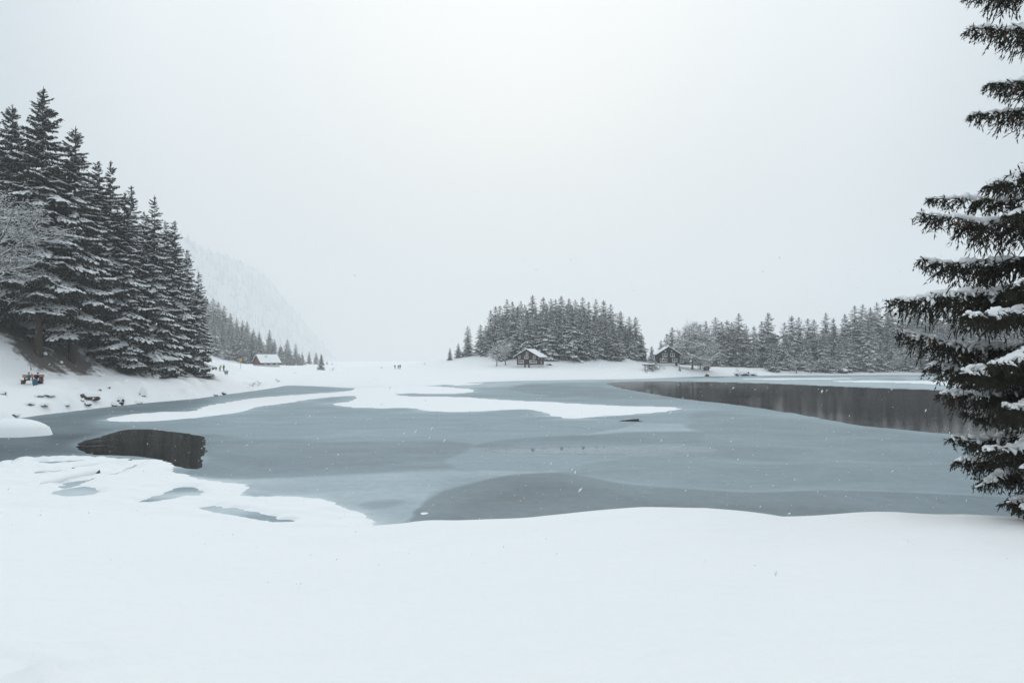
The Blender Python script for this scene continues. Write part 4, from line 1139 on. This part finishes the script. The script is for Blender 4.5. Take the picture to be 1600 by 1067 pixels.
for (ua, va, ub, vb, rad_l, lab) in ((64, 757, 152, 738, 0.17, 'snow-buried log ending in a dark hollow on the near left ice'), (112, 731, 205, 720, 0.12, 'long thin snow-buried log along the outer edge of the left snow sheet')):
    A_, B_ = on_plane(ua, va, 0.15), on_plane(ub, vb, 0.15)
    t = thing('snowy_log', lab, 'log', (A_[0], A_[1], 0.12))
    dx_, dy_ = B_[0] - A_[0], B_[1] - A_[1]
    fr__ = np.linspace(0, 1, 9)
    wob = rk.normal(0, 0.05, 9)
    MB().tube([(dx_ * f_, dy_ * f_ + w_, -0.06 + 0.10 * f_) for f_, w_ in zip(fr__, wob)], [rad_l * (0.8 + 0.3 * f_) for f_ in fr__], 9).build('stem', M['bark'], t, smooth=True)
    MB().tube([(dx_ * f_ * 0.985, dy_ * f_ + w_ + 0.05, -0.05 + 0.10 * f_ + rad_l * 0.6) for f_, w_ in zip(fr__, wob)], [rad_l * k_ for k_ in (0.5, 1.3, 1.6, 1.5, 1.7, 1.55, 1.7, 1.5, 0.7)], 10, 0.75).build('snow_load', M['snow'], t, smooth=True)

# ------------------------------------------------------------------ people
def person(label, base, rz, J, rad, regions, scale=1.0, hat=None):
    """J: joints; edges follow BONES; one skinned body; regions: bone end joint -> material"""
    names = list(J)
    BON = [('pelvis', 'chest'), ('chest', 'neck'), ('neck', 'head'), ('chest', 'shl'), ('shl', 'ell'), ('ell', 'hal'), ('chest', 'shr'), ('shr', 'elr'), ('elr', 'har'),
           ('pelvis', 'hil'), ('hil', 'knl'), ('knl', 'anl'), ('anl', 'tol'), ('pelvis', 'hir'), ('hir', 'knr'), ('knr', 'anr'), ('anr', 'tor')]
    me_ = bpy.data.meshes.new('skeleton')
    me_.from_pydata([J[n_] for n_ in names], [(names.index(a_), names.index(b_)) for a_, b_ in BON], [])
    tmp = bpy.data.objects.new('tmp', me_); COL.objects.link(tmp)
    md = tmp.modifiers.new('skin', 'SKIN')
    for n_, sv in zip(names, me_.skin_vertices[0].data):
        sv.radius = (rad[n_], rad[n_]); sv.use_root = (n_ == 'pelvis')
    tmp.modifiers.new('sub', 'SUBSURF').levels = 1
    dg = bpy.context.evaluated_depsgraph_get(); dg.update()
    body = bpy.data.meshes.new_from_object(tmp.evaluated_get(dg))
    bpy.data.objects.remove(tmp)
    mats_ = list(dict.fromkeys(regions.values()))
    body.materials.clear()
    for m_ in mats_: body.materials.append(M[m_])
    segs = [(np.array(J[a_]), np.array(J[b_]), b_) for a_, b_ in BON]
    for pl in body.polygons:
        c = np.array(pl.center); best = None
        for a_, b_, nm in segs:
            ab = b_ - a_; t_ = np.clip((c - a_).dot(ab) / ab.dot(ab), 0, 1)
            d = np.linalg.norm(c - a_ - ab * t_)
            key = 'hand' if (nm in ('hal', 'har') and t_ > 0.85) else nm
            if best is None or d < best[0]: best = (d, key)
        pl.material_index = mats_.index(regions.get(best[1], regions['default']))
        pl.use_smooth = True
    t = thing('person', label, 'person', base, rz); t.scale = (scale,) * 3
    obj('body', body, t)
    if hat:
        h_ = np.array(J['head'])
        mbh = MB().tube([tuple(h_ + [0, 0.01, 0.0]), tuple(h_ + [0, 0.02, 0.06]), tuple(h_ + [0, 0.03, 0.12]), tuple(h_ + [0, 0.03, 0.16])], [0.112, 0.122, 0.10, 0.03], 10)
        mbh.build('cap', M[hat], t, smooth=True)
    return t
RAD = dict(pelvis=0.15, chest=0.17, neck=0.06, head=0.115, shl=0.085, ell=0.06, hal=0.045, shr=0.085, elr=0.06, har=0.045, hil=0.10, knl=0.075, anl=0.055, tol=0.05, hir=0.10, knr=0.075, anr=0.055, tor=0.05)
SIT = dict(pelvis=(0, 0, 0.52), chest=(0, -0.03, 0.93), neck=(0, -0.05, 1.16), head=(0, -0.07, 1.32), shl=(-0.2, -0.03, 1.05), ell=(-0.27, -0.12, 0.8), hal=(-0.15, -0.36, 0.72), shr=(0.2, -0.03, 1.05), elr=(0.27, -0.12, 0.8), har=(0.15, -0.36, 0.72),
           hil=(-0.11, -0.05, 0.52), knl=(-0.14, -0.48, 0.54), anl=(-0.14, -0.50, 0.1), tol=(-0.15, -0.68, 0.05), hir=(0.11, -0.05, 0.52), knr=(0.14, -0.48, 0.54), anr=(0.14, -0.50, 0.1), tor=(0.15, -0.68, 0.05))
STAND = dict(pelvis=(0, 0, 0.95), chest=(0, 0, 1.32), neck=(0, -0.01, 1.5), head=(0, -0.02, 1.64), shl=(-0.2, 0, 1.42), ell=(-0.28, -0.02, 1.15), hal=(-0.25, -0.15, 0.92), shr=(0.2, 0, 1.42), elr=(0.28, -0.02, 1.15), har=(0.25, -0.15, 0.92),
             hil=(-0.1, 0, 0.92), knl=(-0.12, -0.03, 0.5), anl=(-0.12, 0.03, 0.09), tol=(-0.13, -0.16, 0.04), hir=(0.1, 0, 0.92), knr=(0.12, -0.05, 0.5), anr=(0.12, 0.0, 0.09), tor=(0.13, -0.19, 0.04))
def reg(jacket, legs, boots='black', hand='black'):
    d = dict(default=jacket, chest=jacket, neck=jacket, head='skin', shl=jacket, ell=jacket, hal=jacket, shr=jacket, elr=jacket, har=jacket, hand=hand)
    for n_ in ('hil', 'knl', 'anl', 'hir', 'knr', 'anr'): d[n_] = legs
    d['tol'] = d['tor'] = boots
    return d

gb = ray_ground(49, 600)
kb = gb.y / FPX
gl_ = ray_ground(36, 600); 
bt = thing('bench', 'long orange wooden bench with two people sitting on the left bank', 'bench', (gb.x, gb.y, gb.z))
bl = 34 * kb / 2
for z_, y_ in ((0.86, 0.28), (1.05, 0.31)):
    MB().box(-bl, bl, y_, y_ + 0.05, z_ - 0.085, z_ + 0.085).build('back_plank', M['bench_wood'], bt)
for i_, y_ in enumerate((-0.22, -0.05, 0.12)):
    MB().box(-bl, bl, y_, y_ + 0.15, 0.40, 0.45).build('seat_plank', M['bench_dark'], bt)
for x_ in (-bl + 0.25, bl - 0.25):
    lg = MB().box(x_ - 0.06, x_ + 0.06, -0.2, 0.25, -0.6, 0.397)
    lg.box(x_ - 0.05, x_ + 0.05, 0.335, 0.42, -0.6, 1.1).build('leg', M['dark_metal'], bt)
person('person in a teal jacket and dark trousers sitting on the bench', (gb.x - 3.2 * kb, gb.y - 0.05, gb.z - 0.02), math.radians(-25), SIT, RAD, reg('teal', 'olive'), 1.02, 'hair')
J2 = dict(SIT); J2.update(chest=(0.14, -0.18, 0.88), neck=(0.24, -0.26, 1.10), head=(0.30, -0.32, 1.25), shl=(-0.05, -0.2, 1.02), shr=(0.32, -0.12, 0.98), ell=(0.0, -0.38, 0.78), hal=(0.2, -0.55, 0.8), elr=(0.42, -0.3, 0.76), har=(0.36, -0.5, 0.85))
person('person in a black jacket and grey trousers leaning forward on the bench', (gb.x + 7.5 * kb, gb.y - 0.05, gb.z - 0.02), math.radians(15), J2, RAD, reg('black', 'grey', 'olive'), 1.05, 'maroon')
# backpacks
def backpack(lab, loc, m_, w_, h_, rz=0.0, pocket=None):
    t = thing('backpack', lab, 'backpack', loc, rz)
    me_ = MB().tube([(0, 0, -0.05), (0, 0, 0.08), (0, 0.02, h_ * 0.55), (0, 0.03, h_ * 0.85), (0, 0.04, h_)], [w_ * 0.8, w_, w_ * 0.98, w_ * 0.8, w_ * 0.35], 10, 0.7)
    me_.build('sack', M[m_], t, smooth=True)
    MB().box(-w_ * 0.6, w_ * 0.6, -w_ * 0.95, -w_ * 0.55, h_ * 0.12, h_ * 0.45).build('pocket', M[pocket or m_], t)
    for sx in (-1, 1):
        MB().tube([(sx * w_ * 0.5, w_ * 0.6, h_ * 0.85), (sx * w_ * 0.5, w_ * 0.95, h_ * 0.5), (sx * w_ * 0.5, w_ * 0.7, h_ * 0.1)], 0.025, 5).build('strap', M['black'], t)
    return t
backpack('blue backpack leaning against the ski in front of the bench', (gb.x + 12.5 * kb, gb.y - 0.75, hz(gb.x + 12.5 * kb, gb.y - 0.75)), 'blue', 0.27, 0.75, 0.2)
backpack('dark maroon backpack on the snow at the right end of the bench', (gb.x + 17 * kb, gb.y - 0.3, hz(gb.x + 17 * kb, gb.y - 0.3)), 'maroon', 0.3, 0.95, -0.3, 'black')
xs_, ys_ = gb.x + 12.7 * kb, gb.y - 1.05
t = thing('ski', 'red, white and blue ski standing upright in front of the bench', 'ski', (xs_, ys_, hz(xs_, ys_) - 0.05)); t.rotation_euler = (0, math.radians(-9), 0.2)
MB().box(-0.07, 0.07, -0.02, 0.02, -0.25, 0.75).build('blue_tail', M['blue'], t)
MB().box(-0.07, 0.07, -0.02, 0.02, 0.753, 1.62).build('red_middle', M['redstripe'], t)
MB().box(-0.06, 0.06, -0.02, 0.02, 1.623, 2.05).build('white_shovel', M['white_paint'], t)
MB().prism([(-0.06, 2.053), (0.06, 2.053), (0.045, 2.35), (0, 2.5), (-0.045, 2.35)], -0.02, 0.02).build('dark_tip', M['black'], t)
MB().box(-0.05, 0.05, -0.07, -0.023, 0.85, 1.15).build('binding', M['dark_metal'], t)

# two people, bin and signpost by the path
gp = ray_ground(345, 580.5)
kp = gp.y / FPX
J3 = dict(STAND); J3.update(chest=(0.12, -0.25, 1.25), neck=(0.18, -0.33, 1.42), head=(0.2, -0.38, 1.55), shl=(-0.06, -0.25, 1.35), shr=(0.3, -0.2, 1.33), ell=(-0.02, -0.45, 1.08), hal=(0.1, -0.6, 0.9), elr=(0.38, -0.4, 1.05), har=(0.3, -0.58, 0.9))
person('person in a lime yellow jacket and black trousers by the path', (gp.x - 1.5 * kp, gp.y, gp.z - 0.05), 0.5, J3, RAD, reg('lime', 'black'), 1.0, 'lime')
person('person in dark green clothes standing right of the lime jacket', (gp.x + 3.8 * kp, gp.y + 0.3, gp.z - 0.05), -0.3, STAND, RAD, reg('green', 'black'), 0.95, 'black')
gn = ray_ground(353.5, 587)
kn_ = gn.y / FPX
t = thing('litter_bin', 'grey metal litter bin on two posts beside the path', 'bin', gn)
bn = MB()
hb_ = 7.0 * kn_
bn.add([(-0.28, -0.2, 0.35), (0.28, -0.2, 0.35), (0.28, 0.2, 0.35), (-0.28, 0.2, 0.35), (-0.38, -0.27, hb_), (0.38, -0.27, hb_), (0.38, 0.27, hb_), (-0.38, 0.27, hb_)], [(3, 2, 1, 0), (4, 5, 6, 7), (0, 1, 5, 4), (1, 2, 6, 5), (2, 3, 7, 6), (3, 0, 4, 7)])
bn.build('bin_body', M['grey_metal'], t)
for sx in (-0.2, 0.2):
    MB().tube([(sx, 0, -0.5), (sx, 0, 0.34)], 0.04, 6).build('post', M['grey_metal'], t)
MB().box(-0.42, 0.42, -0.3, 0.3, hb_ + 0.003, hb_ + 0.06).build('lid', M['dark_metal'], t)
obj('snow_cap', cap_mesh(rk, 0.42, 0.32, 0.3), t, (0, 0, hb_ + 0.07))
gs = ray_ground(376, 576)
ks = gs.y / FPX
t = thing('signpost', 'thin hiking signpost with small orange-yellow arrow boards', 'signpost', gs)
hs = 16 * ks
MB().tube([(0, 0, -0.5), (0, 0, hs)], 0.06, 6).build('pole', M['grey_metal'], t)
MB().prism([(-0.4, hs - 0.27), (0.2, hs - 0.27), (0.35, hs - 0.16), (0.2, hs - 0.05), (-0.4, hs - 0.05)], -0.1, -0.065).build('arrow_board', M['yellow_sign'], t)
MB().prism([(-0.2, hs - 0.57), (0.3, hs - 0.57), (0.45, hs - 0.46), (0.3, hs - 0.35), (-0.2, hs - 0.35)], -0.1, -0.065).build('arrow_board', M['yellow_sign'], t)
MB().prism([(-0.5, hs - 0.76), (-0.35, hs - 0.87), (0.2, hs - 0.87), (0.2, hs - 0.65), (-0.35, hs - 0.65)], -0.1, -0.065).build('arrow_board', M['yellow_sign'], t)
# empty bench under the spruces
ge = ray_ground(281, 575.5)
t = thing('bench', 'small empty brown bench under the right end of the left stand', 'bench', ge)
for z_ in (0.75, 0.98):
    MB().box(-0.95, 0.95, 0.25, 0.30, z_ - 0.09, z_ + 0.09).build('back_plank', M['bench_dark'], t)
MB().box(-0.95, 0.95, -0.2, 0.2, 0.40, 0.46).build('seat_plank', M['bench_dark'], t)
for x_ in (-0.75, 0.75):
    MB().box(x_ - 0.05, x_ + 0.05, -0.18, 0.19, -0.5, 0.397).box(x_ - 0.05, x_ + 0.05, 0.303, 0.38, -0.5, 1.05).build('leg', M['dark_metal'], t)
gq = ray_ground(308, 572.5)
t = thing('marker_post', 'short dark marker post in the snow right of the empty bench', 'post', gq)
MB().tube([(0, 0, -0.5), (0, 0, 0.75)], 0.1, 6).build('stake', M['bark'], t)
obj('snow_cap', cap_mesh(rk, 0.13, 0.13, 0.15), t, (0, 0, 0.76))
# hikers on the plain
gh = ray_ground(617, 577)
kh = gh.y / FPX
for du, lab, cl, sc in ((0, 'leftmost of the three tiny hikers on the snow plain', ('black', 'navy'), 0.98), (5, 'middle one of the three tiny hikers on the snow plain', ('maroon', 'black'), 0.93), (7.6, 'rightmost of the three tiny hikers on the snow plain', ('navy', 'black'), 1.05)):
    J4 = dict(STAND); J4.update(knl=(-0.1, -0.2, 0.52), anl=(-0.11, -0.22, 0.1), tol=(-0.12, -0.4, 0.05), anr=(0.11, 0.22, 0.12), tor=(0.12, 0.06, 0.04))
    x_, y_ = gh.x + du * kh, gh.y + du * 0.1
    person(lab, (x_, y_, hz(x_, y_)), 2.6 + du * 0.1, J4, RAD, reg(*cl), sc, 'black')
gt = ray_ground(690.5, 561)
t = thing('pole', 'thin dark pole standing alone left of the wooded knoll', 'pole', gt)
MB().tube([(0, 0, -0.6), (0, 0, 1.8), (0.02, 0, 14 * gt.y / FPX)], [0.17, 0.15, 0.13], 6).build('shaft', M['bark'], t)
MB().box(-0.2, 0.2, -0.2, 0.2, 14 * gt.y / FPX + 0.003, 14 * gt.y / FPX + 0.12).build('snow_cap', M['snow'], t)
for u, v, h_, lab in ((596, 575.5, 4, 'tiny far bush on the plain left of the hikers'), (641, 566.5, 4, 'tiny dark fir above the hikers'), (674, 562, 5, 'tiny faint bush near the lone pole'), (664, 570, 3.5, 'faint twig bush on the mound below the lone pole')):
    shrub(u, v, h_, lab, 0, 1.2)

# ------------------------------------------------------------------ the near spruce at the right edge
ns = np.random.default_rng(91)
TU, TY = 1728, 15.0
TX = (TU - UC) / FPX * TY
tz0 = hz(TX, TY)
NEAR = thing('spruce_tree', 'near dark spruce with drooping boughs filling the right frame edge', 'tree', (TX, TY, tz0))
zs = np.linspace(-0.5, 25, 12)
MB().tube([(0.03 * math.sin(z), 0.03 * math.cos(z * 0.7), z) for z in zs], [max(0.04, 0.34 * (1 - max(z, 0) / 26)) for z in zs], 12).build('trunk', M['bark'], NEAR, smooth=True)

def bough(P0, P1, sag, width, hang, r, dens=1.0, snowy=0.7):
    P0, P1 = np.array(P0, float), np.array(P1, float)
    L_ = np.linalg.norm(P1 - P0)
    ph = r.uniform(0, 6.28, 3); wig = r.uniform(0.03, 0.09)
    def sp_(t):
        t = np.asarray(t, float)
        wv = wig * np.sin(L_ * 1.7 * t + ph[0]) * t + 0.4 * wig * np.sin(L_ * 4.1 * t + ph[1])
        return P0 + (P1 - P0) * t[..., None] + np.stack([0 * t, wig * 2 * np.sin(L_ * 1.3 * t + ph[2]) * t, -sag * np.sin(np.pi * t) * (1 - 0.3 * t) + wv], -1)
    horiz = (P1 - P0).copy(); horiz[2] = 0; horiz /= np.linalg.norm(horiz)
    sidev = np.array([-horiz[1], horiz[0], 0])
    fol, sno, wood_ = [], [], []
    ts = np.linspace(0, 1, 14)
    wood_.append([sp_(ts), 0.035 * (1.1 - ts) * (L_ / 4 + 0.3) + 0.006])
    n2 = int(L_ / 0.115 * dens)
    T2 = np.clip(np.linspace(0.06, 0.985, n2) + r.normal(0, 0.01, n2), 0.03, 0.99)
    needle_S, needle_D, needle_L = [], [], []
    for i_, t in enumerate(T2):
        for sgn in (-1, 1):
            prof = (np.clip(t / 0.35, 0.3, 1) * (1.02 - t) ** 0.75 + 0.10)
            l2 = width * prof * r.uniform(0.6, 1.2)
            an = math.radians(r.uniform(38, 68))
            d2 = horiz * math.cos(an) + sidev * sgn * math.sin(an) + np.array([0, 0, r.uniform(-0.55, -0.05)])
            d2 /= np.linalg.norm(d2)
            s0 = sp_(np.array(t))
            m_ = max(3, int(l2 / 0.075))
            q = np.linspace(0, 1, m_ + 1)
            pts = s0 + d2 * (l2 * q)[:, None] + np.stack([0 * q, 0 * q, -0.22 * l2 * q ** 2], -1)
            needle_S.append(pts[:-1]); needle_D.append(pts[1:] - pts[:-1]); needle_L.append(np.full(m_, l2 / m_ * 1.5))
            # hanging third-order twigs
            k3 = int(m_ * 1.8 * dens) + 1
            qq = r.uniform(0.05, 1, k3)
            b3 = s0 + d2 * (l2 * qq)[:, None] + np.stack([0 * qq, 0 * qq, -0.22 * l2 * qq ** 2], -1)
            d3 = d2 * r.uniform(0.1, 0.9, k3)[:, None] + r.normal(0, 0.55, (k3, 3)) + np.array([0, 0, -1]) * r.uniform(0.0, 1.2, k3)[:, None]
            d3 /= np.linalg.norm(d3, axis=1, keepdims=True)
            l3 = hang * prof * r.uniform(0.12, 0.85, k3) * (0.5 + 0.5 * np.abs(d3[:, 2])) + 0.06
            for st in range(3):
                o_ = b3 + d3 * (l3 * st / 3)[:, None] + np.array([0, 0, -1]) * (l3 * 0.05 * st * st)[:, None]
                needle_S.append(o_); needle_D.append(d3 + np.array([0, 0, -0.12 * st])); needle_L.append(l3 / 3 * 1.6)
            if r.random() < snowy:
                f_ = r.uniform(0.35, 0.85)
                a_ = np.linspace(0.0, f_, max(4, int(l2 * f_ / 0.10)))
                pp = s0 + d2 * (l2 * a_)[:, None] + np.stack([0 * a_, 0 * a_, -0.22 * l2 * a_ ** 2 + 0.015], -1)
                rad_ = (0.05 * r.uniform(0.5, 1.4) * (1 - 0.5 * a_ / f_)) * r.uniform(0.6, 1.4, len(a_))
                rad_[-1] *= 0.35
                sno.append((pp, rad_))
    S, Dv, Ln = np.concatenate(needle_S), np.concatenate(needle_D), np.concatenate(needle_L)
    n_ = len(S)
    Dn = Dv / np.linalg.norm(Dv, axis=1, keepdims=True)
    roll = r.uniform(0, 3.14, n_)
    W = r.uniform(0.010, 0.018, n_)
    fol.append(rhombs(S, Dn, Ln, W, roll)); fol.append(rhombs(S, Dn, Ln * 0.9, W, roll + 1.57))
    for k_ in range(2):
        o_ = S + Dn * (Ln * r.uniform(0.1, 0.8, n_))[:, None]
        dd = Dn * 0.7 + r.normal(0, 0.6, (n_, 3))
        v, f = rhombs(o_, dd, r.uniform(0.04, 0.095, n_), np.full(n_, 0.0085), r.uniform(0, 3, n_))
        fol.append((v, f[:n_]))
    # snow along the spine
    a_ = np.linspace(0.10, 0.99, int(L_ / 0.055))
    pp = sp_(a_) + np.array([0, 0, 0.04])
    lum = 0.95 + 0.5 * np.sin(a_ * L_ * 5 + r.uniform(0, 6)) * np.sin(a_ * L_ * 2.3 + r.uniform(0, 6)) + r.normal(0, 0.12, len(a_))
    rad_ = np.clip((0.05 + 0.055 * np.sin(np.pi * np.clip(a_ * 1.1, 0, 1))) * lum, 0.012, 0.17); rad_[0] = rad_[-1] = 0.01
    for cut in r.uniform(0.05, 0.95, 3):
        rad_[np.abs(a_ - cut) < 0.02 + 0.02 * r.random()] *= 0.3
    sno.append((pp, rad_))
    ms = MB()
    for pp, rad_ in sno:
        ms.tube([tuple(p_) for p_ in pp], list(rad_), 6, 0.72)
    A_ = np.array(ms.v)
    for kx, am in ((38.0, 0.012), (71.0, 0.008), (17.0, 0.014)):
        A_ = A_ + am * np.stack([np.sin(kx * A_[:, 1] + 3 * A_[:, 2] * kx * 0.3), np.sin(kx * A_[:, 2] + kx * A_[:, 0] * 0.7), np.sin(kx * A_[:, 0] + kx * 0.8 * A_[:, 1])], -1)
    ms.v = [tuple(p_) for p_ in A_]
    mw = MB()
    for pp, rad_ in wood_:
        mw.tube([tuple(p_) for p_ in pp], list(rad_), 6)
    return cat(fol), ms, mw, sp_

# tip u, tip v, v at the trunk, depth of the tip, width, hang, sag
BOUGHS = [
    (1503, -6, -45, 14.2, 0.8, 0.55, 0.10), (1500, 50, 42, 14.6, 0.75, 0.55, 0.10), (1537, 133, 108, 14.0, 0.75, 0.5, 0.05), (1507, 183, 158, 15.0, 0.8, 0.5, 0.05),
    (1532, 292, 236, 13.2, 0.9, 0.65, -0.15), (1440, 312, 300, 15.6, 0.7, 0.45, 0.10), (1433, 331, 345, 14.4, 0.95, 0.75, 0.12), 
    (1426, 409, 385, 14.6, 1.1, 0.70, 0.15), (1387, 466, 430, 14.2, 1.2, 0.95, 0.12), (1512, 498, 430, 11.9, 0.9, 0.6, 0.1), (1402, 522, 520, 15.0, 1.1, 0.7, 0.35), (1492, 578, 520, 12.2, 1.1, 0.7, 0.15),
    (1440, 572, 545, 15.2, 1.1, 0.75, 0.25), (1470, 618, 570, 14.4, 1.0, 0.7, 0.2), (1560, 560, 500, 11.4, 1.0, 0.6, 0.1), (1560, 640, 590, 11.8, 1.0, 0.6, 0.15), (1500, 640, 620, 15.6, 0.8, 0.5, 0.1),
    (1481, 690, 655, 14.6, 0.95, 0.55, 0.10), (1492, 722, 690, 14.0, 0.95, 0.5, 0.12), (1535, 700, 640, 12.6, 1.0, 0.5, 0.1), (1528, 752, 705, 13.6, 0.9, 0.5, 0.1), (1568, 780, 730, 13.4, 0.9, 0.4, 0.1), (1590, 795, 745, 12.8, 0.8, 0.4, 0.1),
    (1575, 450, 400, 12.4, 1.0, 0.7, 0.1), (1570, 330, 290, 13.0, 0.9, 0.7, 0.1), (1600, 730, 670, 12.0, 0.9, 0.5, 0.1), ]
for (tu, tv, bv_, td, wd, hg, sg) in BOUGHS:
    tip = at(tu + 7, tv, td) - Vector((TX, TY, tz0))
    bz = at(TU, bv_, TY).z - tz0
    bs = Vector((tip.x, tip.y, 0)).normalized() * 0.15
    (fv, ff), ms, mw, spf = bough((bs.x, bs.y, bz), tip, sg, wd * (0.85 if tv < 420 else 1.0), hg * 1.08, ns, 1.0, 0.85 if tv > 440 else 0.55)
    b_o = obj('bough', mesh_np('bough', fv, ff, [M['needles_near']], False), NEAR)
    ms.build('snow_load', M['snow'], b_o, smooth=True)
    mw.build('branch_wood', M['bark'], b_o, smooth=True)
    if ns.random() < 0.6:
        for _ in range(ns.integers(1, 4)):
            c_ = spf(np.array(ns.uniform(0.35, 0.9)))
            a_ = ns.uniform(-0.12, 0.12, 2)
            MB().tube([tuple(c_ + [a_[0], a_[1], -0.04]), tuple(c_ + [a_[0], a_[1], -0.08]), tuple(c_ + [a_[0], a_[1], -0.15]), tuple(c_ + [a_[0], a_[1], -0.22])], [0.015, 0.024, 0.026, 0.008], 7).build('cone', M['cone'], b_o, smooth=True)
# the rest of the tree, round the far side and above the frame
fol, sno = [], []
for j in range(150):
    zz = ns.uniform(2.2, 24.6)
    rel = 1 - zz / 25.5
    Lb = min(4.2 * rel ** 0.7 + 0.3, 3.4 if zz < 6 else 9) * ns.uniform(0.75, 1.0)
    a_ = ns.uniform(-1.15, 1.15)                       # away from the frame
    if zz < 20 and abs(a_) > 1.6: Lb *= 0.55
    (fv, ff), (sv, sf) = PROTO_MID[ns.integers(len(PROTO_MID))]
    Rm = rot_zy(a_, math.radians(-14 + ns.normal(0, 6)))
    fol.append((fv * Lb @ Rm.T + [0, 0, zz], ff)); sno.append((sv * Lb @ Rm.T + [0, 0, zz], sf))
fv, ff = cat(fol)
b_o = obj('crown', mesh_np('crown', fv, ff, [M['needles_near']], False), NEAR)
sv, sf = cat(sno)
obj('snow_load', mesh_np('snow_load', sv, sf, [M['snow']], True), b_o)

# ------------------------------------------------------------------ falling snow
fl_ = np.random.default_rng(4)
n = 7500
Yf = 6.0 + 40 * fl_.random(n) ** 0.8
C_ = np.stack([fl_.uniform(-0.95, 0.95, n) * Yf, Yf, CAMH + fl_.uniform(-0.45, 0.16, n) * Yf], -1)
C_ = C_[C_[:, 2] > 0.1]
gz = hgt(C_[:, 0], C_[:, 1]); C_ = C_[C_[:, 2] > gz + 0.05]
n = len(C_)
sz = fl_.uniform(0.0035, 0.0095, n) * (1 + 0.8 * (fl_.random(n) < 0.12))
D_ = np.stack([fl_.normal(0.6, 0.25, n), fl_.normal(0, 0.3, n), fl_.normal(0.8, 0.25, n)], -1)
V, F = octas(C_, D_, sz * fl_.uniform(1.2, 2.4, n), sz, sz, True)
tag(obj('falling_snow', mesh_np('falling_snow', V, F, [M['flake']], True)), 'snowflakes drifting through the air over the lake', 'snow', kind='stuff')

# ------------------------------------------------------------------ the air
hm = bpy.data.materials.new('haze'); hm.use_nodes = True
hn, hl = hm.node_tree.nodes, hm.node_tree.links
hn.clear()
ho = hn.new('ShaderNodeOutputMaterial'); hv = hn.new('ShaderNodeVolumePrincipled')
hv.inputs['Color'].default_value = (0.96, 0.972, 0.98, 1)
hv.inputs['Density'].default_value = 0.00042
hv.inputs['Anisotropy'].default_value = 0.2
hl.new(hv.outputs[0], ho.inputs['Volume'])
hb = MB().box(-3500, 3500, -3500, 3500, LOWEST - 1.0, float(MZ[..., 2].max()) + 34).build('haze', hm)
tag(hb, 'pale winter haze filling the valley air', kind='stuff')
